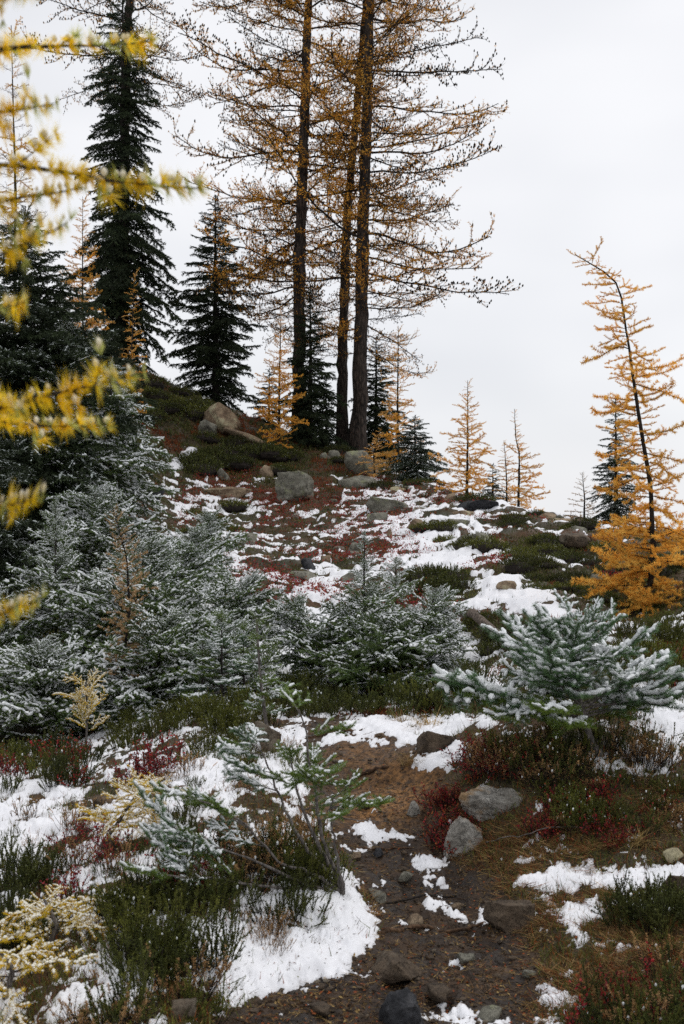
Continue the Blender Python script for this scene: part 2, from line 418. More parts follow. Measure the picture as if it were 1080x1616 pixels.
PATH_Y = [1100, 1140, 1200, 1250, 1300, 1350, 1400, 1450, 1500, 1560, 1616, 1900]
PATH_L = [470, 470, 480, 500, 525, 545, 570, 600, 560, 420, 335, 200]
PATH_R = [600, 600, 690, 705, 715, 728, 790, 835, 850, 860, 850, 900]
def trodden(px, py):
    l = np.interp(py, PATH_Y, PATH_L); r = np.interp(py, PATH_Y, PATH_R)
    m = sstep(-30, 25, px - l) * sstep(-30, 35, r - px)
    return m * sstep(1125, 1150, py)
_fr = np.random.default_rng(91)
PRINTS = []
for _k, _y in enumerate(np.linspace(3.55, 6.0, 16)):        # boot prints pressed into the mud, left and right
    _px, _py = np.interp(_y, [3.5, 4.1, 4.8, 5.6, 6.1], [640, 700, 690, 640, 590]), 0
    PRINTS.append(((_px - CX) / FPX * _y + (.09 if _k % 2 else -.11) + _fr.normal() * .05, _y + _fr.normal() * .03, _fr.normal() * .25 - .1))
def prints(X, Y):
    r = np.zeros(X.shape)
    for x, y, a in PRINTS:
        u = (X - x) * math.cos(a) + (Y - y) * math.sin(a); v = -(X - x) * math.sin(a) + (Y - y) * math.cos(a)
        q = (np.abs(u) / (.052 - .012 * np.cos(v * 22))) ** 3 + (np.abs(v) / .145) ** 3
        r += -.020 * np.exp(-q ** 2) + .008 * np.exp(-((q - 1.5) / .5) ** 2)
    return r
def detail(X, Y, px, py):
    near = sstep(13, 8, Y)
    t = trodden(px, py)
    d = .05 * fbm2(X * 1.3, Y * 1.3, 3, 1) + .022 * fbm2(X * 5, Y * 5, 3, 2) + .010 * fbm2(X * 16, Y * 16, 3, 3) + t * near * (.016 * np.abs(fbm2(X * 7, Y * 7, 3, 6)) + .009 * fbm2(X * 24, Y * 24, 2, 7))
    rid = .12 * fbm2(X * 1.2, Y * 1.9, 4, 4) + .05 * fbm2(X * 4.5, Y * 5, 2, 8)
    step = .05 * sstep(1228, 1216, py) * t * sstep(1100, 1140, py)
    return (d * (1 - .25 * t)) * (.35 + .65 * near) + rid * (1 - near) - .03 * t * near + step + (prints(X, Y) * t if X.size > 50 else 0)
def zg(X, Y):
    X = np.atleast_1d(np.asarray(X, float)); Y = np.atleast_1d(np.asarray(Y, float))
    z = h0(X, Y); px, py = pix(X, Y, z)
    return z + detail(X, Y, px, py)

_a = np.concatenate([np.linspace(-.88, -.34, 46)[:-1], np.linspace(-.34, .34, 486), np.linspace(.34, .88, 46)[1:]])
_d = np.concatenate([np.exp(np.linspace(math.log(1.0), math.log(2.9), 24))[:-1], np.exp(np.arange(math.log(2.9), math.log(9), .0036)),
                     np.exp(np.arange(math.log(9), math.log(36), .0058)), np.exp(np.linspace(math.log(36.3), math.log(900), 36))])
AA, DD = np.meshgrid(_a, _d, indexing='ij')
GX, GY = AA * DD, DD
G0 = h0(GX.ravel(), GY.ravel()).reshape(GX.shape)
PX, PY = pix(GX, GY, G0)
GZ = G0 + detail(GX, GY, PX, PY)
nI, nJ = GX.shape
_idx = np.arange(nI * nJ).reshape(nI, nJ)
QUADS = np.stack([_idx[:-1, :-1], _idx[1:, :-1], _idx[1:, 1:], _idx[:-1, 1:]], -1).reshape(-1, 4)
GV3 = np.stack([GX, GY, GZ], -1).reshape(-1, 3)
g_me = mesh_np('ground', GV3, QUADS, [M_GROUND], smooth=True)
TR = trodden(PX, PY)
at = g_me.attributes.new('trodden', 'FLOAT', 'POINT'); at.data.foreach_set('value', TR.ravel().astype(np.float32))
clay = np.exp(-(((PX - 600) / 75) ** 2 + ((PY - 1265) / 32) ** 2)) + .6 * np.exp(-(((PX - 650) / 60) ** 2 + ((PY - 1225) / 30) ** 2)) + .5 * np.exp(-(((PX - 560) / 60) ** 2 + ((PY - 1190) / 26) ** 2))
at = g_me.attributes.new('clay', 'FLOAT', 'POINT'); at.data.foreach_set('value', np.clip(clay, 0, 1).ravel().astype(np.float32))
tag(link('ground', g_me), 'sloping alpine heath ground with a muddy trodden path', None, None, 'structure')

# ------------------------------------------------------------------ snow lying on the ground
def blob(px, py, r1, r2, amp):
    return amp * 1.1 * np.exp(-(((PX - px) / (r1 * 1.08)) ** 2 + ((PY - py) / (r2 * 1.08)) ** 2))
S = np.zeros(PX.shape)
leftbank = sstep(20, -30, PX - np.interp(PY, PATH_Y, PATH_L)) * sstep(1120, 1180, PY)
rightb = sstep(-20, 40, PX - np.interp(PY, PATH_Y, PATH_R)) * sstep(1120, 1160, PY)
fore = sstep(1110, 1160, PY)
S += fore * (-1.15 * TR + .02 * leftbank - .75 * rightb)
S += (1 - fore) * np.interp(PY, [500, 680, 735, 765, 790, 860, 950, 1010, 1060, 1120], [-1.2, -1.0, -.6, .0, .06, .02, .26, .12, -.1, -.2])
S -= (1 - fore) * .35 * sstep(330, 200, PX) * sstep(960, 840, PY)
S -= (1 - fore) * .16 * sstep(720, 800, PX)
S -= 1.0 * sstep(150, 60, PX) * sstep(1210, 1160, PY)
for b in [(470,1495,140,48,1.05),(560,1440,70,34,1.2),(400,1540,80,30,1.0),(740,1590,95,24,1.9),(885,1567,26,9,1.5),
          (965,1388,115,15,1.6),(900,1440,55,20,1.35),(1040,1385,60,18,1.0),(765,1440,48,18,1.6),(800,1358,45,12,1.3),(830,1385,30,12,.9),
          (668,1358,32,22,1.8),(610,1310,36,12,1.5),(580,1300,20,10,1.3),(527,1174,22,8,1.7),(640,1165,80,22,1.9),(600,1150,40,9,1.2),
          (670,1212,30,13,1.8),(725,1148,40,14,1.2),(735,1195,26,14,1.4),(680,1422,14,6,1.4),(560,1330,26,6,1.0),(700,1385,14,6,1.1),
          (1060,1130,46,40,1.3),(1010,1200,60,34,.9),(850,962,48,9,.8),(825,930,34,14,.7),(765,922,44,14,.8),(715,885,60,18,.6),
          (670,845,70,26,.5),(900,885,36,8,1.1),(450,1180,44,40,.9),(330,1215,80,30,.8),(700,1040,50,14,1.1),(760,1075,50,16,.7),(440,1060,40,20,.8),
          (60,1310,140,60,.5),(590,1390,8,6,.8),(380,1560,40,30,.7),(60,1250,40,10,1.0),(590,1530,30,18,.9),(560,1560,24,14,.9),
          (530,1520,40,14,1.0),(880,800,70,8,.8),(800,800,40,6,.6),(300,715,16,10,1.5),(285,730,20,10,1.3),(610,1380,14,5,.9)]:
    S += blob(*b)
for b in [(600,1480,40,40,-.5),(330,1480,70,80,-.35),(780,785,40,12,-.7),(860,860,55,16,-.8),(690,925,50,18,-.8),(870,915,60,16,-.7),(800,985,40,20,-.6),
          (480,775,60,30,-.5),(560,870,80,18,-.5),(430,830,60,12,-.35),(960,930,60,30,-.9),(1040,900,60,60,-.9)]:
    S += blob(*b)
gy = np.gradient(GZ - G0, axis=1) / np.maximum(np.gradient(GY, axis=1), 1e-6)
far = sstep(9, 12, GY)
n1 = fbm2(GX * 1.5, GY * 1.3, 5, 21, .6)
n2 = fbm2(GX * 3.6, GY * 3.3, 4, 22, .6)
nn = np.where(GY < 9.5, 1.05 * fbm2(GX * 3.6, GY * 2.9, 3, 23, .6) + .62 * fbm2(GX * 13, GY * 10, 5, 24, .7) + .42 * fbm2(GX * 42, GY * 34, 2, 25, .7), 0) + far * (.85 * n2 + .42 * n1 + .60 * fbm2(GX * 10, GY * 7, 2, 26))
S = np.where(GY < 9.5, S * .74, S)
SS = S + nn - far * .9 * np.clip(gy, -.5, .9)
lum = .011 * fbm2(GX * 8, GY * 8, 3, 31) + .005 * fbm2(GX * 30, GY * 30, 2, 32)
hs = np.clip(SS * np.where(GY < 9, .034, .085), -.03, .034) * np.where((GY < 9) & (SS > 0), .7, 1) + lum * sstep(0, .4, SS)
hs = np.where(PY > 560, hs, -.03)
keep = (hs > -.014)
kq = keep.ravel()[QUADS].any(1) & (GY.ravel()[QUADS].max(1) < 33) & (np.abs(AA.ravel()[QUADS]).max(1) < .7)
SV = np.stack([GX, GY, GZ + hs], -1).reshape(-1, 3)
q = QUADS[kq]; used = np.unique(q); remap = np.zeros(len(SV), int); remap[used] = np.arange(len(used))
s_me = mesh_np('snow', SV[used], remap[q], [M_SNOW], smooth=True)
at = s_me.attributes.new('depth', 'FLOAT', 'POINT'); at.data.foreach_set('value', np.clip((hs.ravel()[used] + .001) / .020, 0, 1).astype(np.float32))
tag(link('snow', s_me), 'patchy thin fresh snow lying on the heath and beside the path', None, None, 'stuff')
_sg_u = None

# ------------------------------------------------------------------ rocks
_ico = {}
def ico(sub):
    if sub not in _ico:
        import bmesh
        bm = bmesh.new(); bmesh.ops.create_icosphere(bm, subdivisions=sub, radius=1)
        V = np.array([v.co[:] for v in bm.verts]); F = np.array([[v.index for v in f.verts] for f in bm.faces]); bm.free()
        _ico[sub] = (V, F)
    return _ico[sub]
def rock_mesh(rng, sx, sy, sz, sub=4, cuts=12, rough=.08, flat=None, box=None):
    V, F = ico(sub); V = V.copy()
    bx = rng.uniform(.45, .95) if box is None else box
    V = V * (1 - bx) + V / np.abs(V).max(1)[:, None] * .82 * bx
    N = unit(rng.normal(size=(cuts, 3))); D = rng.uniform(.42, .80, cuts)
    if flat: N[0] = unit(np.array([rng.normal() * .1, rng.normal() * .1, 1.])); D[0] = flat
    for n, d in zip(N, D):
        k = V @ n - d
        V = V - np.maximum(k, 0)[:, None] * n * .96
    off = rng.uniform(0, 50, 3)
    nrm = unit(V)
    r = vn3(V * 2.2 + off) * rough + vn3(V * 5.5 + off) * rough * .5 + vn3(V * 13 + off) * rough * .3 + vn3(V * 27 + off) * rough * .14
    V = V + nrm * r[:, None]
    V = V * np.array([sx, sy, sz])
    return V, F
def rock(px, py, w, h, mat, label, sub=4, depth=None, group=None, flat=None, tilt=(0, 0), seed=0, sink=.32, d=None, rough=.10):
    """px,py: middle of the rock's foot line; w,h: seen width and height in photograph pixels"""
    rng = np.random.default_rng(seed + int(px * 7 + py))
    if d is None:
        X, Y = hit(px, py); X, Y = float(X[0]), float(Y[0])
    else: X, Y = (px - CX) / FPX * d, d
    z = float(zg(X, Y)[0])
    ww = w / FPX * Y * .5 * 1.14; hh = h / FPX * Y
    sz = hh / (1 - sink) * .62
    V, F = rock_mesh(rng, ww, (depth or .8) * ww, sz, sub, flat=flat, rough=rough)
    V[:, 2] += sz * .84 - sz * sink * 1.6
    o = link('rock', mesh_np('rock', V, F, [mat], smooth=True))
    o.location = (X, Y + ww * .35, z); o.rotation_euler = (tilt[0], tilt[1], rng.uniform(-.25, .25))
    return tag(o, label, 'rock', group)

rock(470, 793, 70, 46, M_ROCKG, 'largest rounded grey boulder at the top of the snowy slope', 5, seed=9, rough=.12, flat=.75)
rock(575, 748, 72, 36, M_ROCKG, 'broad pale grey boulder below the trunks of the tall larches', 4, seed=1, d=23.3)
rock(568, 768, 66, 26, M_ROCKG, 'low pale grey rock in front of the broad boulder under the larches', 4, seed=2)
rock(350, 780, 82, 20, M_ROCKT, 'long low brownish rock lying left of the largest boulder', 4, seed=3, flat=.6)
rock(352, 757, 22, 20, M_ROCKG, 'small pointed grey rock standing above the long low rock', 3, seed=5)
rock(420, 752, 34, 18, M_ROCKT, 'small tan rock among dark heather above the slope', 3, seed=6)
rock(225, 790, 66, 30, M_ROCKD, 'dark grey rock at the left end of the slope beside the hemlocks', 4, seed=7)
rock(386, 862, 50, 26, M_ROCKG, 'flat faced pale grey stone in the middle of the snowy slope', 4, seed=8, flat=.55, sink=.15)
rock(596, 828, 36, 24, M_ROCKG, 'squarish grey rock in the snow above the centre hemlock', 4, seed=9, flat=.6)
rock(622, 808, 84, 20, M_ROCKG, 'long grey slab lying right of the largest boulder', 4, seed=10, flat=.5, tilt=(0, .16))
rock(655, 838, 30, 22, M_ROCKT, 'tan rock with a dark overhang on the right of the slope', 3, seed=11)
rock(478, 916, 44, 16, M_ROCKG, 'low grey stone near the foot of the slope', 3, seed=12, flat=.6)
rock(488, 900, 26, 18, M_ROCKD, 'darker stone propped behind the low grey stone', 3, seed=13)
rock(433, 950, 34, 16, M_ROCKG, 'grey stone above the snowy hemlocks at the foot of the slope', 3, seed=14)
rock(553, 922, 34, 16, M_ROCKG, 'pale stone beside the leader of the centre hemlock', 3, seed=15)
rock(515, 888, 16, 18, M_ROCKT, 'small upright tan stone in red leaves on the slope', 3, seed=16)
rock(615, 848, 12, 16, M_ROCKT, 'tiny tan stone on the slope right of the centre', 3, seed=17)
rock(760, 806, 70, 16, M_ROCKD, 'dark rock ledge under the heather mound on the crest', 4, seed=18, flat=.6)
rock(735, 812, 40, 12, M_ROCKT, 'flat tan stone left of the dark ledge on the crest', 3, seed=19, flat=.6)
rock(725, 832, 46, 14, M_ROCKG, 'grey flat stone between red leaves below the crest', 3, seed=20, flat=.6)
rock(895, 826, 66, 12, M_ROCKT, 'long flat stone on the skyline near the leaning larch', 4, seed=21, flat=.6)
rock(762, 862, 40, 20, M_ROCKG, 'dark grey wedge of rock among the heather right of the slope', 3, seed=22)
rock(732, 856, 22, 14, M_ROCKG, 'small grey stone left of the rock wedge', 3, seed=23)
rock(900, 856, 24, 9, M_ROCKG, 'grey stone on the snow below the skyline stone', 3, seed=24)
rock(800, 935, 30, 14, M_ROCKT, 'tan stone beside the snowy trail', 3, seed=25)
rock(945, 930, 32, 26, M_ROCKG, 'pale grey rock at the foot of the leaning larch', 3, seed=26)
rock(512, 728, 18, 14, M_ROCKG, 'small grey rock at the foot of the leftmost tall larch', 3, seed=27)
rock(530, 726, 24, 16, M_ROCKG, 'grey rock just left of the middle larch trunk', 3, seed=28)
rock(690, 1192, 64, 26, M_ROCKB, 'brown rock with pale lichen under the snow at the path edge', 4, seed=29)
rock(654, 1281, 22, 20, M_ROCKW, 'small tan stone in the bank above the path', 3, seed=30)
rock(776, 1292, 112, 44, M_ROCKW, 'pale grey granite boulder under the snowy fir bush', 5, seed=31, depth=.7, flat=.66)
rock(733, 1342, 62, 62, M_ROCKW, 'tan pale boulder standing in front of the granite boulder', 5, seed=33, depth=.8)
rock(808, 1462, 84, 42, M_ROCKB, 'brown rock in the path between two snow patches', 5, seed=33, flat=.7)
rock(622, 1528, 92, 34, M_ROCKB, 'low brown rock half buried in the mud of the path', 5, seed=34, flat=.62)
rock(628, 1606, 82, 52, M_ROCKD, 'dark slate rock at the bottom of the path', 5, seed=35)
rock(1066, 1408, 44, 34, M_ROCKB, 'lichen spotted rock at the right edge beside the long snow patch', 4, seed=36)
rock(1068, 1362, 36, 20, M_ROCKT, 'tan stone in the heather at the right edge', 3, seed=37)
rock(290, 1618, 46, 26, M_ROCKB, 'pale brown stone at the bottom of the left bank', 4, seed=38)
rock(425, 1180, 50, 44, M_ROCKB, 'brown rock poking from the snow left of the path step', 4, seed=39)
rock(160, 1276, 50, 20, M_ROCKB, 'brown stone under red leaves on the left bank', 4, seed=40)
rock(172, 1346, 28, 22, M_ROCKB, 'small purple brown stone in the snow below the snowy low larch', 4, seed=41)
rock(598, 1345, 26, 14, M_ROCKD, 'small dark stone beside the snow on the path', 3, seed=42)
rock(1030, 1040, 26, 18, M_ROCKT, 'tan stone behind the snowy fir bush', 3, seed=43)
_sr = np.random.default_rng(95)
_sm = []
for _i in range(6):
    _V, _F = rock_mesh(_sr, .11, .10, .075, 3, flat=.6 if _i % 2 else None, rough=.1); _sm.append(mesh_np('rock', _V, _F, [(M_ROCKG, M_ROCKT, M_ROCKB)[_i % 3]], smooth=True))
for _i in range(34):                                # loose stones of the slope, none of them worth its own words
    _px, _py = _sr.uniform(300, 930), _sr.uniform(770, 935)
    if _px > 640 and _py > 880: continue
    _x, _y = hit(_px, _py)
    if np.isnan(_y[0]): continue
    _o = link('rock', _sm[_i % 6]); _s = _sr.uniform(.6, 1.7)
    _o.location = (_x[0], _y[0], float(zg(_x[0], _y[0])[0]) + .015 * _s); _o.scale = (_s * _sr.uniform(.8, 1.4), _s, _s * _sr.uniform(.8, 1.2)); _o.rotation_euler = (_sr.normal() * .15, _sr.normal() * .15, _sr.uniform(0, 6))
    tag(_o, 'small loose stone half buried in the snow streaked slope', 'rock', 'loose stones on the slope')
for _i, (_px, _py) in enumerate([(592, 1402), (700, 1322), (655, 1440), (740, 1500), (690, 1560), (560, 1342), (836, 1530), (530, 1205), (600, 1175), (770, 1585), (505, 1590), (720, 1420), (640, 1375), (585, 1258)]):
    _x, _y = hit(_px, _py); _o = link('rock', _sm[(_i * 5) % 6]); _s = _sr.uniform(.22, .5)
    _o.location = (_x[0], _y[0], float(zg(_x[0], _y[0])[0]) + .004); _o.scale = (_s * 1.2, _s, _s); _o.rotation_euler = (0, 0, _sr.uniform(0, 6))
    tag(_o, 'fist sized stone pressed into the mud of the path', 'rock', 'small stones in the path')
# the long tilted slab on the upper hill: two broken plates
def slab(px, py, d, L, W, T, roll, label, mat, seed):
    rng = np.random.default_rng(seed)
    V, F = rock_mesh(rng, L / 2, W / 2, T / 2, 4, cuts=8, flat=.6, rough=.05, box=.95)
    o = link('rock', mesh_np('rock', V, F, [mat], smooth=True))
    X = (px - CX) / FPX * d
    o.location = (X, d, float(zg(X, d)[0]) + T * .35); o.rotation_euler = (-.5, roll, .1)
    tag(o, label, 'rock')
slab(345, 668, 25.6, 1.15, 1.0, .62, .62, 'tilted tan rock slab on the upper hill', M_ROCKT, 1)
slab(385, 690, 25.2, 1.15, .8, .34, .44, 'thin pale slab reaching down right from the tilted slab', M_ROCKT, 2)
slab(328, 690, 25.0, .6, .6, .35, .5, 'grey rock under the left end of the tilted slab', M_ROCKG, 3)

# ------------------------------------------------------------------ branches
UP = np.array([0., 0, 1.])
def axis(rng, p0, d0, L, n, bend=0., wob=.05, curve2=0.):
    P = [np.asarray(p0, float)]; d = unit(np.asarray(d0, float))
    for k in range(n):
        d = unit(d + UP * (bend + curve2 * (k / n)) / n + rng.normal(size=3) * wob)
        P.append(P[-1] + d * L / n)
    return np.array(P)
def at_t(P, t):
    n = len(P) - 1; f = np.clip(t, 0, .9999) * n; i = int(f)
    return P[i] + (P[i + 1] - P[i]) * (f - i), unit(P[i + 1] - P[i])
def grow(axes, rng, p0, d0, L, specs, lv=0):
    sp = specs[lv]
    P = axis(rng, p0, d0, L, sp.get('n', 6), sp.get('bend', 0), sp.get('wob', .05), sp.get('curve2', 0))
    axes.append((lv, P, L))
    if lv + 1 < len(specs):
        c = specs[lv + 1]; t = c.get('start', .08); side = 1 if rng.random() < .5 else -1
        while t < c.get('end', .97):
            p, d = at_t(P, t)
            s = unit(np.cross(d, UP)) * side
            ph = rng.normal(c.get('lift', 0), c.get('flat', .25))
            a = math.radians(c.get('ang', 50)) * rng.uniform(.8, 1.2)
            dd = d * math.cos(a) + math.sin(a) * (s * math.cos(ph) + np.cross(s, d) * side * math.sin(ph))
            l = c['len'](t) * (L if c.get('rel') else 1) * rng.uniform(.65, 1.2)
            if rng.random() < c.get('prob', 1): grow(axes, rng, p, dd, l, specs, lv + 1)
            t += c['gap'] / L * rng.uniform(.7, 1.3); side = -side
def resample(axes, levels, step, rng, t0=0., t1=1.):
    PP, DD, TT = [], [], []
    for lv, P, L in axes:
        if lv not in levels: continue
        m = max(2, int(L / step)); t = np.linspace(t0, t1, m) + rng.uniform(-.5, .5, m) / m; t = np.clip(t, 0, .9999) * (len(P) - 1)
        i = t.astype(int); f = (t - i)[:, None]
        PP.append(P[i] * (1 - f) + P[i + 1] * f); DD.append(unit(P[i + 1] - P[i])); TT.append(t / (len(P) - 1))
    if not PP: return np.zeros((0, 3)), np.zeros((0, 3)), np.zeros(0)
    return np.concatenate(PP), np.concatenate(DD), np.concatenate(TT)
def needles(g, rng, P, D, per, L, W, ang, m, flat=1., updrop=0., msnow=None, snow_p=0., up_min=.2, Lvar=.25):
    P = np.repeat(P, per, 0); D = np.repeat(D, per, 0); n = len(P)
    e1 = unit(np.cross(D, UP) + 1e-6); e2 = np.cross(e1, D)
    ph = rng.uniform(0, 2 * np.pi, n)
    up = np.sin(ph)
    a = math.radians(ang) * rng.uniform(.75, 1.25, n)
    dirs = unit(D * np.cos(a)[:, None] + np.sin(a)[:, None] * (np.cos(ph)[:, None] * e1 + (up * flat + updrop)[:, None] * e2))
    mat = np.full(n, m)
    if msnow is not None:
        mat[(up > up_min) & (rng.random(n) < snow_p)] = msnow
    ln = L * rng.uniform(1 - Lvar, 1 + Lvar, n)
    g.spikes(P, dirs, ln, W, mat, rng)
def wood(g, axes, radii, sides, m=0):
    for lv, P, L in axes:
        r = radii[lv] * (1 if lv == 0 else min(1.2, .5 + L / .4 * .5))
        g.tube(P, np.linspace(r, r * .3, len(P)), sides[lv], m, caps=False)
def snowtubes(g, rng, axes, levels, r, m, prob=.85, lift=.8, sides=5, dens=9, t0=.1, gap=.10, lo=.45):
    for lv, P, L in axes:
        if lv not in levels or L < r * 2 or rng.random() > prob: continue
        k = max(3, int(L / (r * 1.5)))
        s = rng.uniform(t0, t0 + .25); e = rng.uniform(.8, 1.02)
        t = np.clip(np.linspace(s, e, k), 0, .9999) * (len(P) - 1); i = t.astype(int); f = (t - i)[:, None]
        Q = P[i] * (1 - f) + P[i + 1] * f + UP * r * lift + rng.normal(size=(k, 3)) * r * .18
        R = r * rng.uniform(.8, 1.2) * rng.uniform(lo, 1.25, k) * np.sin(np.linspace(.35, np.pi - .35, k)) ** .5
        j = rng.random(k) < gap; R[j] *= .15
        g.tube(Q, R, sides, m)

def hemlock_branch(seed, snow=1., L=.8):
    rng = np.random.default_rng(seed); ax = []
    grow(ax, rng, (0, 0, 0), (1, 0, .12), L, [dict(n=9, bend=-.35, wob=.05),
        dict(gap=.054, start=.10, len=lambda t: .31 * (1.02 - .72 * t), ang=44, flat=.28, bend=-.15, n=5, wob=.09),
        dict(gap=.044, start=.15, len=lambda t: .10 * (1.1 - .6 * t), ang=45, flat=.4, bend=-.1, n=3, wob=.08)])
    g = Geo(); wood(g, ax, [.0055, .0022, .0012], [4, 3, 3])
    P, D, T = resample(ax, (1, 2), .0062, rng); needles(g, rng, P, D, 4, .019, .0060, 60, 1, .6, .0, 2, .10 * snow, .3)
    P, D, T = resample(ax, (0,), .010, rng, .5); needles(g, rng, P, D, 4, .019, .0060, 60, 1, .7, .0, 2, .10 * snow, .3)
    if snow > 0:
        snowtubes(g, rng, ax, (1,), .0125, 3, .62 * snow, .9, 5, lo=.6)
        snowtubes(g, rng, ax, (2,), .0115, 3, .58 * snow, .9, 5, lo=.6)
        snowtubes(g, rng, ax, (0,), .008, 3, .9 * snow, .9, 4)
    return g.build('hemlock_branch', [M_TWIG, M_FIRMID, M_RIME, M_SNOWT]), L
def farfir_branch(seed, snow=0., L=1.2):
    rng = np.random.default_rng(seed); ax = []
    grow(ax, rng, (0, 0, 0), (1, 0, .05), L, [dict(n=8, bend=-.45, wob=.05, curve2=.35),
        dict(gap=.075, start=.08, len=lambda t: .48 * (1.02 - .82 * t), ang=50, flat=.22, bend=-.4, n=5, wob=.07),
        dict(gap=.075, start=.1, len=lambda t: .16 * (1.1 - .7 * t), ang=45, flat=.4, bend=-.4, n=3, wob=.07)])
    g = Geo(); wood(g, ax, [.013, .005, .003], [4, 3, 3])
    P, D, T = resample(ax, (0, 1, 2), .016, rng); needles(g, rng, P, D, 4, .045, .017, 58, 1, .7, -.2, 2, .30 * snow, .4)
    if snow > .3: snowtubes(g, rng, ax, (1,), .012, 2, .5 * snow, .9, 3)
    return g.build('fir_branch', [M_TWIG, M_FIRFAR, M_RIME]), L
def nearfir_branch(seed, snow=1., L=.5, green=False):
    rng = np.random.default_rng(seed); ax = []
    grow(ax, rng, (0, 0, 0), (1, 0, .10), L, [dict(n=9, bend=.05, wob=.06),
        dict(gap=.042, start=.22, len=lambda t: .19 * (1.05 - .68 * t), ang=46, flat=.28, lift=.1, bend=.1, n=5, wob=.05),
        dict(gap=.055, start=.3, len=lambda t: .085 * (1.1 - .5 * t), ang=45, flat=.35, bend=.1, n=4, wob=.04)])
    g = Geo(); wood(g, ax, [.006, .003, .002], [6, 4, 4])
    P, D, T = resample(ax, (1, 2), .0034, rng); needles(g, rng, P, D, 6, .022, .0026, 62, 1, .8, .15, 2, .58 * snow, .15)
    P, D, T = resample(ax, (0,), .0034, rng, .45); needles(g, rng, P, D, 6, .022, .0026, 60, 1, .8, .15, 2, .45 * snow, .35)
    if snow > 0:
        snowtubes(g, rng, ax, (1, 2), .0120, 3, .80 * snow, 1.05, 6, t0=.06, gap=.05, lo=.6)
        snowtubes(g, rng, [(l, P[len(P) // 3:], L * .66) for l, P, L in ax if l == 0], (0,), .011, 3, .95 * snow, 1.1, 6)
    return g.build('fir_branch', [M_GREYTWIG, M_FIRGREEN if green else M_FIRNEAR, M_RIME, M_SNOWT]), L
def larch_branch(seed, L=3.0, dens=1.0, cones=.3, up=.5):
    rng = np.random.default_rng(seed); ax = []
    grow(ax, rng, (0, 0, 0), (1, 0, .02), L, [dict(n=14, bend=-.45, wob=.085, curve2=up * 2.3),
        dict(gap=.15, start=.10, len=lambda t: 1.05 * (1.0 - .62 * t) * min(1, .5 + t * 2.2), ang=44, flat=.6, lift=.05, bend=.25, n=8, wob=.14, prob=.92),
        dict(gap=.12, start=.15, len=lambda t: .30 * (1.1 - .5 * t), ang=44, flat=.8, lift=.2, bend=.25, n=4, wob=.14)])
    g = Geo(); wood(g, ax, [.026, .0095, .0052], [5, 3, 3])
    # lumps, dead stubs and lichen make the limb knobbly
    P, D, T = resample(ax, (0,), .06, rng); needles(g, rng, P, D, 2, .055, .016, 80, 0, 1., -.35)
    P, D, T = resample(ax, (1,), .08, rng); needles(g, rng, P, D, 1, .035, .010, 80, 0, 1.)
    P, D, T = resample(ax, (1, 2), .036, rng); k = rng.random(len(P)) < .72 * dens * np.interp(T, [0, .5, 1], [1.2, 1.1, .8])
    needles(g, rng, P[k], D[k], 5, .042, .0115, 58, 1, .8, .2)
    if cones:
        P, D, T = resample(ax, (1, 2), .11, rng, .4); k = rng.random(len(P)) < cones
        for p in P[k]: g.tube(np.array([p, p + [0, 0, .022], p + [0, 0, .05]]), [.010, .017, .008], 4, 0)
    return g.build('larch_branch', [M_TWIG, M_LARCH]), L
def gold_branch(seed, mat, L=.6, dens=1., nl=.026, w=.0042, gap=.07, tl=.22, snow=0., step=.013, bend=-.25, c2=.9):
    rng = np.random.default_rng(seed); ax = []
    grow(ax, rng, (0, 0, 0), (1, 0, .05), L, [dict(n=10, bend=bend, wob=.13, curve2=c2),
        dict(gap=gap, start=.15, len=lambda t: tl * (1.05 - .75 * t), ang=52, flat=.5, bend=.25, n=5, wob=.08)])
    g = Geo(); wood(g, ax, [.006, .003], [4, 3])
    P, D, T = resample(ax, (0, 1), step, rng, .08); k = rng.random(len(P)) < dens
    needles(g, rng, P[k], D[k], 9, nl, w, 66, 1, 1., .12, 2 if snow else None, snow, .1)
    return g.build('larch_branch', [M_TWIG, mat, M_CREAM]), L

HEM = [hemlock_branch(100 + i, 1.) for i in range(6)]
HEMD = [hemlock_branch(120 + i, .35) for i in range(3)]
FAR = [farfir_branch(140 + i, 0.) for i in range(5)]
FARS = [farfir_branch(150 + i, .7) for i in range(3)]
NFIR = [nearfir_branch(160 + i, 1.) for i in range(5)]
NGRN = [nearfir_branch(170 + i, .25, green=True) for i in range(4)]
LAR = [larch_branch(180 + i) for i in range(6)]
LARB = [larch_branch(190 + i, dens=.45, cones=.7) for i in range(4)]
LMIX = LAR + [larch_branch(195 + i, dens=1.5, cones=.1) for i in range(3)] + LARB[:3] + [larch_branch(198, L=3.3, dens=.12, cones=.8)]
GOL = [gold_branch(200 + i, M_GOLD, .6, 1., .032, .0068, .085, .20, bend=b_, c2=c_) for i, (b_, c_) in enumerate([(-.25, .9), (-.8, 1.6), (-.6, .6), (.2, .3), (-1.0, 1.2), (-.4, 1.8), (0, -.4)])]
GOLF = [gold_branch(210 + i, M_GOLD, 1.0, .95, .042, .013, .09, .36, 0, .022) for i in range(4)]
PALF = [gold_branch(215 + i, M_PALE, 1.0, .9, .042, .013, .10, .34, .10, .022) for i in range(4)]
BRN = [gold_branch(225 + i, M_BROWN, .4, .8, .024, .0045, .07, .14, .30) for i in range(3)]

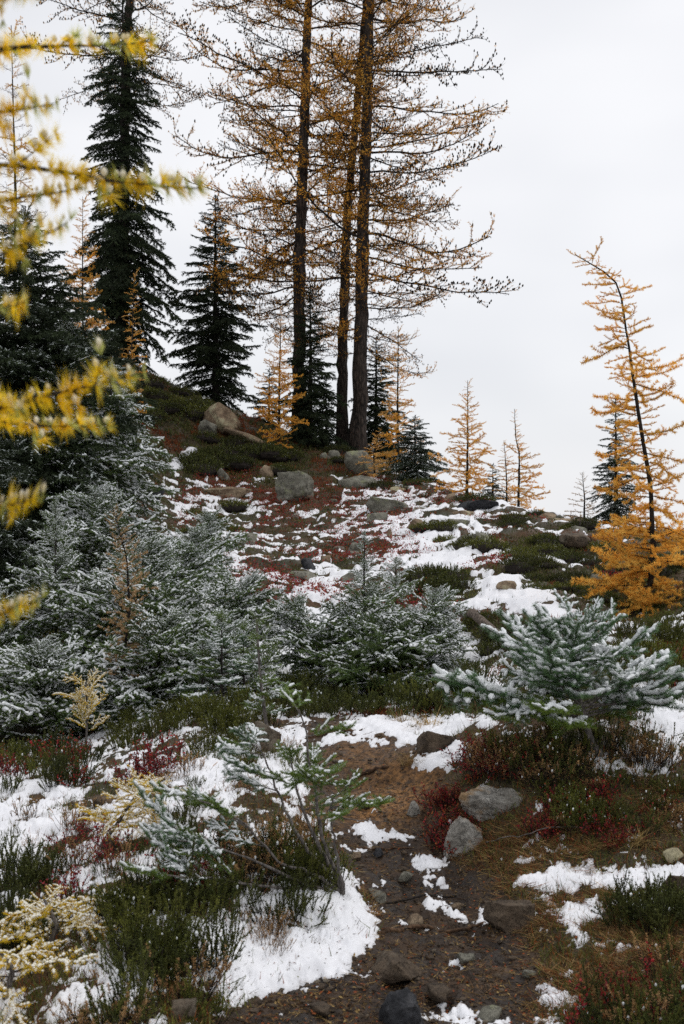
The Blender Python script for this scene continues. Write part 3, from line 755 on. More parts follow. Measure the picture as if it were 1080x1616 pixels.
def trunk_fn(pts):
    pts = np.asarray(pts, float)
    s = np.r_[0, np.cumsum(np.linalg.norm(np.diff(pts, axis=0), axis=1))]; s /= s[-1]
    return lambda u: np.array([np.interp(u, s, pts[:, i]) for i in range(3)])
def make_trunk(parent, fn, r0, r1, mat, rng, k=8, n=26, flare=.35, knob=.06, pw=.9):
    u = np.linspace(0, 1, n); P = np.array([fn(x) for x in u])
    P[1:-1, :2] += rng.normal(size=(n - 2, 2)) * r0 * .07
    R = r1 + (r0 - r1) * (1 - u) ** pw + r0 * flare * np.exp(-u * n * .55)
    P[0, 2] -= .15
    g = Geo(); g.tube(P, R * (1 + rng.normal(size=n) * knob), k, 0)
    V = g.V[0]; V += rng.normal(size=V.shape) * r0 * knob * .6
    me = g.build('trunk', [mat], True)
    return link('trunk', me, parent)
GA = math.pi * (3 - math.sqrt(5))
def put_branch(parent, fn, u, az, el, s, var, rng, roll=.15, name='branch'):
    me, L = var
    o = link(name, me, parent)
    o.location = fn(u); o.rotation_euler = (rng.normal() * roll, -el, az)
    sc_ = s / L * rng.uniform(.85, 1.12)
    o.scale = (sc_, sc_ * rng.uniform(.85, 1.2), sc_ * rng.uniform(.85, 1.15))
    return o
def branches(parent, fn, n, u0, u1, length, elev, variants, rng, az0=None, pw=1., jit=.35, bias=None, snow_cut=None):
    a = rng.uniform(0, 6.28) if az0 is None else az0
    for i in range(n):
        t = (i + rng.uniform(-.4, .4)) / max(1, n - 1); u = u0 + (u1 - u0) * np.clip(t, 0, 1) ** pw
        az = a + i * GA + rng.normal() * jit
        if bias and rng.random() < bias[1]: az = bias[0] + rng.normal() * .7
        s = length(u) * rng.uniform(.72, 1.15)
        if s < .03: continue
        put_branch(parent, fn, u, az, elev(u) + rng.normal() * .12, s, variants[rng.integers(len(variants))], rng)
def place(px, d):
    X = (px - CX) / FPX * d
    return X, d, float(zg(X, d)[0])
def lpts(d, base, pixels, rng=None, dy=0.):
    return [((x - base[0]) / FPX * d, dy * i, (base[1] - y) / FPX * d) for i, (x, y) in enumerate(pixels)]

# ------------------------------------------------------------------ the tall larches on the hill
GL = 'tall bare larches on the hill'
def tall_larch(label, d, base, top, mids, r0, r1, n, u0, length, seed, variants, group=GL, elev=None, bias=None):
    rng = np.random.default_rng(seed)
    loc = place(base[0], d); e = empty('larch_tree', loc, label, 'larch tree', group)
    pz = pix(loc[0], loc[1], loc[2])[1]
    P = lpts(d, (base[0], pz), [(base[0], pz)] + mids + [top]); fn = trunk_fn(P)
    make_trunk(e, fn, r0, r1, M_BARK, rng, 12, 60, .4, .05)
    branches(e, fn, n, u0, .99, length, elev or (lambda u: -.18 + .5 * u), variants, rng, bias=bias)
    return e, fn
tall_larch('leftmost of the three tall orange larches with a straight dark trunk', 27.0, (474, 700), (497, -330), [(472, 450), (487, 0)], .165, .05, 120, .17,
           lambda u: 2.85 * np.interp(u, [.18, .26, .5, .8, 1], [.5, .95, 1.05, .85, .12]), 301, LMIX, bias=(math.pi, .3))
tall_larch('tallest of the three tall orange larches reaching far out right', 26.6, (565, 700), (592, -380), [(570, 540), (574, 330), (580, 180), (584, 30)], .178, .05, 124, .15,
           lambda u: 2.9 * np.interp(u, [.15, .25, .5, .8, 1], [.62, 1.0, 1.02, .85, .12]), 302, LMIX, bias=(.1, .28),
           elev=lambda u: -.30 + .75 * u)
tall_larch('thin middle trunk of the three tall larches leaning behind the tallest one', 27.6, (541, 716), (592, -200), [(541, 540), (549, 320), (563, 180), (572, 70)], .14, .04, 46, .25,
           lambda u: 2.3 * np.interp(u, [.2, .4, .8, 1], [.5, 1, .8, .12]), 303, LMIX)
tall_larch('nearly bare tall larch rising through the dark fir at upper left', 28.5, (192, 570), (220, -330), [(192, 460), (200, 90)], .17, .05, 46, .46,
           lambda u: 2.7 * np.interp(u, [.4, .55, .9, 1], [.7, 1, .9, .3]), 304, LARB, elev=lambda u: -.25 + .35 * u)

# ------------------------------------------------------------------ dark firs
def fir(label, d, px, h, w, n, seed, variants, name='fir_tree', r0=.07, u0=.03, prof=None, elev=None, group=None, lean=(0, 0), pwr=1., kind='fir tree', bark=None, bias=None, topvar=None, top=None):
    rng = np.random.default_rng(seed)
    loc = place(px, d)
    if top is not None: h = (pix(*loc)[1] - top) / FPX * d
    e = empty(name, loc, label, kind, group)
    P = [(0, 0, 0), (lean[0] * .3, lean[1] * .3, h * .4), (lean[0] * .7, lean[1] * .7, h * .75), (lean[0], lean[1], h)]
    fn = trunk_fn(P)
    make_trunk(e, fn, r0, r0 * .1, bark or M_BARKF, rng, 7, 22, .3, .05)
    prof = prof or (lambda u: w * .5 * (1.05 - u) ** .8 + .04)
    branches(e, fn, n, u0, .97, prof, elev or (lambda u: -.25 + .75 * u), variants, rng, bias=bias)
    for k in range(4): put_branch(e, fn, .90 + .02 * k, k * 1.6, .9, max(.08, h * .055), (topvar or variants)[k % len(variants)], rng)
    put_branch(e, fn, .96, 0, 1.45, h * .06, variants[0], rng)
    return e
fir('tallest dark fir in front of the nearly bare larch at upper left', 27.0, 194, 8.9, 2.5, 210, 311, FAR, r0=.14, top=-15,
    prof=lambda u: np.interp(u, [0, .15, .35, .5, .72, .88, 1], [.9, 1.35, 1.55, 1.1, 1.1, .7, .14]), elev=lambda u: -.45 + .5 * u)
fir('dark fir standing alone on the skyline left of the tall larches', 30.5, 340, 5.6, 2.3, 150, 312, FAR, r0=.10, top=308, prof=lambda u: 1.4 * np.interp(u, [0, .1, .3, .6, .85, 1], [.6, .9, 1, .72, .36, .08]))
fir('narrow dark fir against the leftmost larch trunk', 26.3, 490, 3.6, 1.2, 130, 313, FAR, r0=.07, top=450, prof=lambda u: np.interp(u, [0, .3, .7, 1], [.95, .85, .5, .08]))
fir('dark fir right of the tallest larch trunk', 27.5, 594, 2.9, 1.5, 120, 314, FAR, r0=.06, top=530, prof=lambda u: np.interp(u, [0, .3, .7, 1], [1., .85, .45, .08]))
fir('low spreading fir with light snow on the crest right of the larches', 23.0, 655, 1.25, 1.7, 80, 315, FARS, r0=.04, top=655, prof=lambda u: np.interp(u, [0, .4, .8, 1], [.85, .6, .3, .06]))
fir('small dark fir behind the tilted slab and left of the golden larch', 28.0, 425, 1.4, 1.2, 50, 316, FAR, r0=.04)
fir('small fir hidden behind the trunks of the tall larches', 28.0, 515, 1.7, 1.3, 60, 317, FAR, r0=.035)
fir('dark fir standing behind the leaning golden larch', 17.0, 972, 2.15, .85, 110, 318, FARS, r0=.04, top=625, prof=lambda u: .5 * np.interp(u, [0, .3, .7, 1], [1., .85, .45, .08]))
fir('tiny snowy fir between the two small larches on the crest', 21.0, 778, .75, .7, 34, 319, FARS, r0=.025)

# ------------------------------------------------------------------ small golden larches
def small_larch(label, d, px, h, w, n, seed, variants, mids=None, r0=.03, name='larch_tree', group=None, prof=None, elev=None, u0=.06, bias=None, top=None, pw=1.):
    rng = np.random.default_rng(seed)
    loc = place(px, d)
    if top is not None: h = (pix(*loc)[1] - top) / FPX * d
    e = empty(name, loc, label, 'larch tree', group)
    if mids:
        pz = pix(*loc)[1]; P = lpts(d, (px, pz), [(px, pz)] + mids)
    else:
        P = [(0, 0, 0), (rng.normal() * .03, 0, h * .5), (rng.normal() * .05, 0, h)]
    fn = trunk_fn(P)
    make_trunk(e, fn, r0, r0 * .12, M_TWIG, rng, 7, 24, .2, .06)
    branches(e, fn, n, u0, .98, prof or (lambda u: w * .5 * (1.08 - u) ** .75), elev or (lambda u: .05 + .5 * u), variants, rng, bias=bias, pw=pw)
    put_branch(e, fn, .95, 0, 1.35, h * .08, variants[0], rng)
    return e, fn
small_larch('dense golden larch in front of the leftmost larch trunk', 25.0, 440, 2.95, 1.15, 100, 331, GOLF, r0=.035, top=488, prof=lambda u: .62 * np.interp(u, [0, .2, .5, 1], [.7, 1, .8, .1]))
small_larch('thin golden larch right of the tallest larch trunk', 24.3, 628, 3.0, 1.3, 90, 332, PALF + GOLF, r0=.035, top=515)
small_larch('short pale larch in front of the broad grey boulder', 23.0, 592, 1.0, .9, 40, 333, PALF, r0=.02)
small_larch('left of two small golden larches standing on the crest', 20.8, 737, 1.95, 1.0, 84, 334, PALF + GOLF, r0=.03, top=600, prof=lambda u: .64 * np.interp(u, [0, .3, .6, 1], [.9, 1, .6, .1]))
small_larch('right of two small golden larches standing on the crest', 20.8, 818, 1.35, 1.25, 62, 335, PALF + GOLF, [(820, 715), (814, 690), (812, 645)], r0=.026, bias=(.2, .35), prof=lambda u: .62 * np.interp(u, [0, .25, .5, .75, 1], [1., .8, .62, .25, .08]))
small_larch('small second stem of golden larch close to the right crest larch', 21.0, 800, .9, .8, 44, 336, PALF, r0=.02, top=695)
small_larch('tiny leafless larch on the skyline left of the leaning larch', 17.5, 922, .75, .7, 24, 337, BRN, r0=.018, top=745)
LEAN = [(1031, 870), (1027, 765), (1014, 690), (1004, 625), (990, 530), (979, 455), (962, 434), (940, 421), (908, 402)]
small_larch('crooked golden larch leaning left at the right edge', 11.0, 1022, 3.5, 1.5, 185, 338, GOL, LEAN, r0=.030,
            prof=lambda u: np.interp(u, [0, .1, .22, .32, .42, .6, .8, .93, 1], [.42, .56, .58, .38, .40, .40, .30, .19, .12]) * (.45 + 1.0 * random.Random(int(u * 997)).random()), elev=lambda u: -.2 + .45 * u, u0=.02, bias=(3.0, .25), pw=1.35)
small_larch('golden larch at left rising in front of the tallest dark fir', 24.5, 132, 3.1, 1.7, 95, 339, PALF + GOLF, r0=.03, u0=.1, top=310)
small_larch('slender pale larch at the right foot of the tallest dark fir', 23.0, 206, 2.2, 1.0, 70, 340, PALF + GOLF, r0=.026, u0=.1, top=428)
small_larch('thin half bare larch top at the left edge behind the hemlocks', 26.5, 22, 7.0, 2.6, 60, 341, PALF + LARB, r0=.05, u0=.3, top=40)

# ------------------------------------------------------------------ snow dusted hemlocks
GH = 'snow dusted hemlocks left of the slope'
HM = dict(name='hemlock_tree', kind='hemlock tree', group=GH, bark=M_BARKF)
UPR = lambda u: .15 + .65 * u
full = lambda w: (lambda u: w * .5 * np.interp(u, [0, .2, .5, .8, 1], [.8, 1., .85, .5, .12]))
fir('tall dark hemlock at the left edge above the shaded hollow', 14.0, 40, 3.9, 2.4, 190, 351, FARS + FAR, r0=.07, top=325, elev=lambda u: -.3 + .7 * u, prof=lambda u: 1.45 * np.interp(u, [0, .3, .6, .8, 1], [.8, 1., .85, .5, .08]), **HM)
fir('second dark hemlock at the left edge close behind the blurred larch twigs', 12.0, -40, 2.9, 2.2, 130, 352, FARS, r0=.06, **HM)
fir('hemlock with drooping snowy sprays reaching right below the blurred larch tip', 14.5, 175, 1.75, 2.0, 99, 353, HEM, r0=.03, top=570, elev=lambda u: -.35 + .6 * u, prof=full(1.9), bias=(0, .3), **HM)
fir('dense dark hemlock right of the tall left one with thin snow', 17.5, 95, 3.4, 2.6, 150, 366, FARS + FAR, r0=.05, top=455, prof=lambda u: 1.35 * np.interp(u, [0, .4, .8, 1], [.9, 1., .5, .08]), **HM)
fir('dark hemlock at the foot of the tallest fir half hidden by others', 21.0, 150, 2.4, 2.4, 110, 367, FARS + FAR, r0=.05, top=515, prof=lambda u: 1.2 * np.interp(u, [0, .4, .8, 1], [.9, 1., .5, .08]), **HM)
fir('dusted hemlock between the tall left one and the drooping one', 14.0, 105, 2.1, 1.8, 99, 354, HEM + HEMD, r0=.03, top=500, prof=full(1.9), **HM)
fir('pointed snowy hemlock in the middle of the left thicket', 9.8, 88, 1.42, 1.1, 79, 355, HEM, r0=.02, top=790, prof=full(1.1), elev=UPR, **HM)
fir('bushy snowy hemlock below the dead brown larch', 9.4, 190, 1.05, 1.5, 85, 356, HEM, r0=.02, top=850, lean=(.25, 0), prof=full(1.5), elev=UPR, bias=(0, .3), **HM)
fir('snowy hemlock sweeping right towards the flat faced stone', 10.5, 235, 1.35, 1.6, 79, 357, HEM, r0=.02, lean=(.45, 0), top=835, prof=full(1.3), elev=UPR, bias=(.1, .4), **HM)
fir('leaning snowy hemlock nearest the slope with dense white sprays', 9.2, 300, .85, 1.6, 85, 358, HEM, r0=.02, lean=(.5, 0), top=915, prof=full(1.3), elev=UPR, bias=(.0, .45), **HM)
fir('low snowy hemlock at the front of the thicket over the dark hollow', 8.6, 60, .75, 1.6, 72, 359, HEM, r0=.02, prof=full(1.6), elev=lambda u: .05 + .5 * u, bias=(0, .2), **HM)
fir('low snowy hemlock above the olive heather', 8.5, 225, .7, 1.5, 72, 360, HEM, r0=.02, lean=(.25, 0), prof=full(1.4), elev=UPR, bias=(0, .4), **HM)
fir('snowy hemlock at the left edge behind the lowest blurred larch twig', 9.5, -10, 1.2, 1.4, 72, 361, HEM + HEMD, r0=.02, prof=full(1.4), elev=UPR, **HM)
fir('greener small hemlock at the right end of the thicket', 8.2, 350, .6, .9, 39, 362, HEM + HEMD, r0=.016, prof=full(.9), elev=UPR, bias=(0, .3), **HM)
fir('snowy hemlock at the top of the thicket beside the dark grey rock', 12.5, 150, 1.3, 1.5, 79, 363, HEM, r0=.02, top=770, prof=full(1.5), elev=UPR, **HM)
fir('rounded snowy hemlock left of the flat faced stone', 12.0, 285, .95, 1.5, 59, 364, HEM, r0=.02, lean=(.3, 0), top=815, prof=full(1.2), elev=UPR, bias=(.2, .35), **HM)
fir('broad snowy hemlock filling the middle of the left thicket', 9.9, 150, .95, 1.7, 79, 365, HEM, r0=.02, top=880, lean=(.3, 0), prof=full(1.6), elev=UPR, bias=(0, .3), **HM)
HC = dict(name='hemlock_tree', kind='hemlock tree', bark=M_BARKF)
fir('centre hemlock bush with a slender leader behind the path lip', 8.9, 575, 1.30, 1.3, 85, 371, HEM + HEMD, r0=.02, top=838,
    prof=lambda u: .62 * np.interp(u, [0, .15, .45, .6, .8, 1], [.9, 1, .75, .36, .2, .06]), elev=lambda u: .15 + .6 * u, **HC)
fir('right hand stem of the centre hemlock bush', 8.8, 645, .85, 1.0, 59, 372, HEM, r0=.016, top=930, lean=(.22, 0), prof=full(1.0), elev=UPR, bias=(.1, .4), **HC)
fir('left hand stem of the centre hemlock bush', 8.8, 510, .72, 1.0, 59, 373, HEM + HEMD, r0=.016, top=945, lean=(-.2, 0), prof=full(1.0), elev=UPR, bias=(3.1, .4), **HC)
fir('back stem of the centre hemlock bush with snowy sprays', 9.6, 625, 1.0, .9, 39, 374, HEM, r0=.016, top=880, prof=full(.8), elev=UPR, **HC)
fir('low front sprays of the centre hemlock bush', 8.6, 600, .5, 1.3, 52, 376, HEMD + HEM[:2], r0=.016, prof=full(1.3), elev=UPR, **HC)
small_larch('dead brown larch standing in the snowy hemlock thicket', 8.5, 190, 1.15, .5, 75, 375, BRN, [(195, 1040), (205, 960), (200, 880), (178, 800)], r0=.016,
            prof=lambda u: .26 * np.interp(u, [0, .5, .8, 1], [.8, 1, .6, .3]), u0=.2)

# ------------------------------------------------------------------ low plants
def heather(seed, n=34, h=.19, spread=.10, m_leaf=None, snow=.12, nl=.0075, w=.0030, step=.0045, bare=.35, lean=.5, name='heather_shrub'):
    rng = np.random.default_rng(seed); g = Geo(); ax = []
    for i in range(n):
        a = rng.uniform(0, 6.28); r = spread * rng.uniform(0, 1) ** .5
        d = np.array([math.cos(a) * lean * r / spread, math.sin(a) * lean * r / spread, 1.]) + rng.normal(size=3) * .15
        L = h * rng.uniform(.55, 1.15)
        P = axis(rng, (math.cos(a) * r * .6, math.sin(a) * r * .6, -.02), d, L, 6, .35, .10); ax.append((0, P, L))
        for k in range(rng.integers(1, 4)):
            p, dd = at_t(P, rng.uniform(.3, .75))
            l = L * rng.uniform(.25, .5); ax.append((1, axis(rng, p, dd + rng.normal(size=3) * .5, l, 4, .5, .08), l))
    for lv, P, L in ax: g.tube(P, np.linspace(.0022 if lv == 0 else .0014, .0008, len(P)), 3, 0, caps=False)
    for lv, t0 in ((0, bare), (1, .1)):
        P, D, T = resample(ax, (lv,), step, rng, t0); needles(g, rng, P, D, 4, nl, w, 48, 1, 1., .1, 2, snow * .5, .3)
    tips = [P[-1] for lv, P, L in ax if rng.random() < snow * 1.6]
    for p in tips:
        q = p + rng.normal(size=3) * .002; r = rng.uniform(.002, .006)
        g.tube(np.array([q - [0, 0, r * 1.5], q, q + [0, 0, r * .9]]), [r * .5, r, r * .4], 5, 2)
    return g.build(name, [M_TWIG, m_leaf or M_HEATH, M_SNOWT])
def mound(seed, n=240, R=.42, h=.24, m_leaf=None, snow=.02):
    rng = np.random.default_rng(seed); g = Geo(); ax = []
    for i in range(n):
        a = rng.uniform(0, 6.28); r = R * rng.uniform(0, 1) ** .5
        z = h * math.sqrt(max(.05, 1 - (r / R) ** 2)) * rng.uniform(.75, 1.2)
        p = np.array([math.cos(a) * r, math.sin(a) * r, z * .25]); L = max(.06, z * .85)
        ax.append((0, axis(rng, p, np.array([math.cos(a) * r / R, math.sin(a) * r / R, 1.]) + rng.normal(size=3) * .2, L, 4, .2, .12), L))
    for lv, P, L in ax: g.tube(P, np.linspace(.004, .002, len(P)), 3, 0, caps=False)
    P, D, T = resample(ax, (0,), .011, rng, .15); needles(g, rng, P, D, 4, .020, .0075, 50, 1, 1., .1, 2, snow, .3)
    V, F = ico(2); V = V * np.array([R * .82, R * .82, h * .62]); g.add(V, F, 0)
    return g.build('heath_mound', [M_TWIG, m_leaf or M_HEATH, M_SNOWT])
def huckle(seed, n=12, h=.14, spread=.09, leaf=.017, mats=None, per=9):
    rng = np.random.default_rng(seed); g = Geo(); ax = []
    for i in range(n):
        a = rng.uniform(0, 6.28); L = h * rng.uniform(.5, 1.15)
        d = np.array([math.cos(a) * .6, math.sin(a) * .6, 1.]) + rng.normal(size=3) * .2
        P = axis(rng, rng.normal(size=3) * [spread * .4, spread * .4, 0] - [0, 0, .01], d, L, 6, .1, .14); ax.append((0, P, L))
        for k in range(2):
            p, dd = at_t(P, rng.uniform(.35, .8)); l = L * .4
            ax.append((1, axis(rng, p, dd + rng.normal(size=3) * .6, l, 4, .2, .1), l))
    for lv, P, L in ax: g.tube(P, np.linspace(.0016, .0007, len(P)), 3, 0, caps=False)
    P, D, T = resample(ax, (0, 1), h / per, rng, .3)
    D = unit(D * .5 + rng.normal(size=P.shape) * .6 + UP * .25)
    mm = np.where(rng.random(len(P)) < .25, 2, 1)
    g.leaves(P, D, leaf * rng.uniform(.6, 1.25, len(P)), leaf * .55, mm, rng, UP + rng.normal(size=P.shape) * .5)
    return g.build('huckleberry_shrub', [M_TWIG] + (mats or [M_RED, M_RUST]))
def tuft(seed, n=70, h=.16, m=None):
    rng = np.random.default_rng(seed); g = Geo()
    for i in range(n):
        a = rng.uniform(0, 6.28); L = h * rng.uniform(.5, 1.2)
        P = axis(rng, rng.normal(size=3) * [.025, .025, 0], (math.cos(a) * .8, math.sin(a) * .8, 1.), L, 5, -1.3 * rng.uniform(.3, 1.3), .05)
        T = unit(np.gradient(P, axis=0)); Sd = unit(np.cross(T, UP)) * np.linspace(.0016, .0003, len(P))[:, None]
        V = np.concatenate([P - Sd, P + Sd]); k = len(P); j = np.arange(k - 1)
        g.add(V, np.concatenate([np.stack([j, j + 1, j + k], 1), np.stack([j + 1, j + k + 1, j + k], 1)]), 0)
    return g.build('grass_tuft', [m or M_STRAW])

HD = [heather(400 + i, n=26, h=.16, spread=.11, snow=.015) for i in range(5)]
HT = [heather(410 + i, m_leaf=(M_HEATH, M_HEATHY)[i % 2], n=24, h=.18, spread=.11, bare=.62, snow=.012, step=.007) for i in range(4)]
HX = [heather(415 + i, n=26, h=.17, spread=.12, bare=.8, snow=.02, step=.010, m_leaf=M_BROWN, w=.0022) for i in range(3)]
HY = [heather(420 + i, m_leaf=M_HEATHY, h=.15, n=28, spread=.12, snow=.05) for i in range(4)]
MD = [mound(430 + i) for i in range(4)]
MY = [mound(436 + i, m_leaf=M_HEATHY, snow=.04, h=.2) for i in range(2)]
HB = [huckle(440 + i) for i in range(5)]
HBD = [huckle(450 + i, n=14, h=.10, leaf=.013, per=10) for i in range(3)]
GT = [tuft(460 + i) for i in range(3)]

ORD = ['leftmost', 'second from the left', 'third from the left', 'fourth from the left', 'fifth from the left', 'sixth from the left', 'seventh from the left']
def scatter(name, variants, spots, label, cat, group, smin, smax, rng, sink=.0, sq=1.0):
    base_label = label; spots = sorted(spots, key=lambda s: s[0] / s[1]); n = len(spots)
    for i, (x, y) in enumerate(spots):
        if 1 < n <= 14:
            w = ORD[i] if i < (n + 1) // 2 else ORD[n - 1 - i].replace('left', 'right')
            label = base_label + ', ' + w
        z = float(zg(x, y)[0]); o = link(name, variants[rng.integers(len(variants))])
        s = rng.uniform(smin, smax)
        o.location = (x, y, z - sink); o.scale = (s, s, s * sq * rng.uniform(.85, 1.15)); o.rotation_euler = (rng.normal() * .08, rng.normal() * .08, rng.uniform(0, 6.28))
        tag(o, label, cat, group)
def in_poly(poly, n, rng, avoid_path=False, even=True):
    poly = np.array(poly, float); lo, hi = poly.min(0), poly.max(0); got = []
    tries = 0
    while len(got) < n and tries < 60:
        tries += 1
        c = rng.uniform(lo, hi, (n * 4, 2)); ins = np.zeros(len(c), bool); j = len(poly) - 1
        for i in range(len(poly)):
            xi, yi = poly[i]; xj, yj = poly[j]
            ins ^= ((yi > c[:, 1]) != (yj > c[:, 1])) & (c[:, 0] < (xj - xi) * (c[:, 1] - yi) / (yj - yi + 1e-9) + xi); j = i
        got += list(c[ins])
    got = np.array(got[:n]); X, Y = hit(got[:, 0], got[:, 1]); k = ~np.isnan(Y)
    return list(zip(X[k], Y[k]))
R3 = np.random.default_rng(77)
def shrubs(poly, n, variants, label, group, smin=.8, smax=1.2, name='heather_shrub', cat='heather', sq=1.):
    scatter(name, variants, in_poly(poly, n, R3), label, cat, group, smin, smax, R3, .01, sq)

shrubs([(210,1440),(330,1400),(470,1370),(560,1400),(540,1440),(420,1480),(330,1535),(200,1560),(180,1500)], 40, HD + HT + HY[:2], 'dark green heather with bare stems on the snowy bank just left of the path', 'heather on the bank left of the path')
shrubs([(200,1560),(330,1520),(340,1640),(140,1660)], 8, HT + HX, 'twiggy thin heather at the bottom of the left bank', 'twiggy heather at the bottom of the bank')
shrubs([(320,1370),(480,1340),(540,1400),(380,1420)], 11, HX + HT, 'bare stemmed heather around the many stemmed fir', 'heather around the many stemmed fir')
shrubs([(20,1360),(80,1350),(90,1400),(10,1410)], 6, HD, 'dark heather clump in snow at the left edge', 'heather clumps at the left edge', .9, 1.1)
shrubs([(0,1440),(60,1440),(80,1480),(0,1500)], 5, HD, 'dark heather beside the snow laden larch at left', 'heather beside the low larch')
shrubs([(90,1370),(280,1350),(300,1440),(120,1470)], 9, HX + HT, 'sparse heather sprigs in the left bank snow', 'sparse heather sprigs in snow', .6, .9)
shrubs([(170,1150),(300,1115),(430,1130),(420,1165),(330,1215),(230,1205)], 32, HY, 'olive green snow flecked heather in front of the hemlock thicket', 'olive heather before the thicket')
shrubs([(0,1195),(140,1180),(150,1245),(0,1260)], 16, HD + HY, 'dark heather among red leaves below the hollow', 'heather below the dark hollow')
shrubs([(980,1440),(1080,1420),(1080,1500),(1010,1500)], 9, HD + HY, 'green snow flecked heather below the long snow patch', 'heather below the long snow patch')
shrubs([(980,1540),(1090,1510),(1090,1640),(930,1650)], 12, HX + HT + HD, 'dark brownish heather in the bottom right corner', 'heather in the bottom right corner', .7, 1.)
shrubs([(830,1250),(1080,1220),(1080,1330),(880,1335)], 22, HY + HT + HX, 'green and brown heather right of the granite boulder', 'heather right of the granite boulder', .6, .9)
shrubs([(740,1180),(1000,1165),(1060,1200),(1000,1235),(750,1240)], 30, HX + HX + HT, 'bare stemmed heather in the shade under the snowy fir bush', 'heather under the snowy fir bush', .8, 1.2)
shrubs([(970,1000),(1080,990),(1080,1110),(1000,1090)], 18, HY, 'snow flecked olive heather behind the snowy fir bush at the right edge', 'olive heather at the right edge', 1, 1.4)
shrubs([(440,1090),(560,1085),(600,1130),(450,1135)], 16, HD, 'dark green heather under the left of the centre hemlock bush', 'heather under the centre hemlock', 1.0, 1.4)
shrubs([(590,1080),(750,1060),(760,1110),(640,1130)], 16, HT + HD, 'dark heather under the right of the centre hemlock bush', 'heather under the hemlock bush right', 1.0, 1.4)
shrubs([(10,1260),(300,1240),(300,1350),(0,1350)], 14, HX + HD, 'thin heather sprig in the open snow of the left bank', 'thin heather in the open snow', .45, .75)
shrubs([(230,1215),(470,1190),(480,1330),(300,1340)], 14, HX + HY, 'thin heather by the many stemmed fir', 'thin heather behind the many stemmed fir', .45, .75)
shrubs([(340,1480),(470,1440),(590,1410),(560,1450),(420,1520)], 7, HX, 'bare heather twigs in the snow edge beside the path', 'bare heather twigs beside the path', .4, .6)
# heath mounds on the slope and the hill
def mounds(poly, n, variants, label, group, smin=.7, smax=1.2, sq=1.):
    shrubs(poly, n, variants, label, group, smin, smax, 'heath_mound', 'heath mound', sq)
mounds([(725,775),(800,775),(800,800),(725,800)], 5, MD, 'dark green heath mound on the crest above the rock ledge', 'heath mounds on the crest')
mounds([(805,775),(870,785),(870,805),(805,805)], 4, MD, 'dark heath mound at the foot of the two crest larches', 'heath mounds by the crest larches', .5, .8)
mounds([(810,860),(930,850),(930,890),(800,895)], 7, MD + MY, 'dark green heath mound right of the slope', 'heath mounds right of the slope', .4, .65)
mounds([(660,830),(780,830),(780,870),(700,875)], 8, MY, 'olive heath mound between rocks right of the slope', 'olive heath mounds between rocks', .4, .7)
mounds([(640,910),(730,905),(740,950),(660,950)], 7, MD, 'dark heath mound behind the centre hemlock bush', 'heath mounds behind the centre hemlock', .5, .75)
mounds([(780,895),(880,895),(960,910),(960,950),(870,945)], 12, MD + MY, 'brownish heath mound beside the snowy trail', 'heath mounds beside the trail', .35, .6)
mounds([(740,960),(860,975),(820,1050),(740,1010)], 9, MY + MD, 'heath mound behind the left of the snowy fir bush', 'heath mounds behind the fir bush', .35, .55)
mounds([(940,870),(1080,860),(1080,960),(1000,980)], 9, MD + MY, 'dark heath mound around the leaning larch', 'heath mounds around the leaning larch', .45, .7)
mounds([(285,690),(400,700),(440,745),(300,755)], 14, MD, 'dark green heath mound below the tilted slab', 'heath mounds below the slab', .7, 1.2)
mounds([(400,700),(540,700),(560,730),(440,755)], 12, MY + MD, 'olive heath mound at the feet of the tall larches', 'heath mounds under the larches', .5, .9)
mounds([(200,600),(290,610),(330,660),(260,690),(210,660)], 16, MY + MD, 'heath mound on the upper left hillside', 'heath mounds on the upper hill', .8, 1.3)
mounds([(590,750),(700,765),(690,785),(600,775)], 7, MD, 'dark heath mound in front of the low spreading fir', 'heath mounds by the low fir', .4, .7)
mounds([(290,800),(370,800),(370,850),(300,870)], 8, MY, 'grey green heath mound above the snowy hemlocks', 'heath mounds above the hemlocks', .5, .8)
mounds([(800,810),(930,815),(930,840),(800,835)], 7, MY + MD, 'low heath mound between the skyline stones', 'heath mounds between skyline stones', .35, .6)
# red huckleberry
def reds(poly, n, variants, label, group, smin=.8, smax=1.3):
    shrubs(poly, n, variants, label, group, smin, smax, 'huckleberry_shrub', 'huckleberry')
reds([(0,1195),(130,1180),(145,1250),(0,1250)], 11, HB + HBD, 'red leaved huckleberry below the dark hollow', 'red huckleberry below the hollow', .9, 1.4)
reds([(150,1210),(300,1195),(310,1240),(180,1260)], 9, HB, 'red huckleberry behind the snow laden low larch', 'red huckleberry behind the low larch')
reds([(60,1330),(200,1300),(230,1420),(90,1440)], 9, HB, 'red huckleberry sprigs in the left bank snow', 'red huckleberry in the left snow', .7, 1.1)
reds([(260,1330),(380,1340),(360,1420),(240,1420)], 8, HB, 'rusty red huckleberry among the bare heather stems', 'rusty huckleberry in the heather', .7, 1.1)
reds([(680,1260),(720,1240),(760,1345),(690,1345)], 16, HBD, 'red huckleberry on the bank left of the pale boulders', 'red huckleberry by the boulders')
reds([(740,1190),(860,1195),(850,1235),(730,1240)], 14, HBD, 'dark red huckleberry in the shade above the granite boulder', 'red huckleberry above the boulder', 1, 1.4)
reds([(850,1250),(1060,1260),(1050,1345),(840,1345)], 18, HBD, 'red and rust huckleberry right of the granite boulder', 'red huckleberry right of the boulder', .9, 1.3)
reds([(1000,1050),(1080,1040),(1080,1100),(1020,1110)], 6, HBD, 'red huckleberry behind the snowy fir bush', 'red huckleberry behind the bush', 1, 1.4)
reds([(960,1540),(1080,1530),(1080,1630),(880,1630)], 10, HBD, 'red and rust huckleberry in the bottom right corner', 'huckleberry in the corner', .8, 1.2)
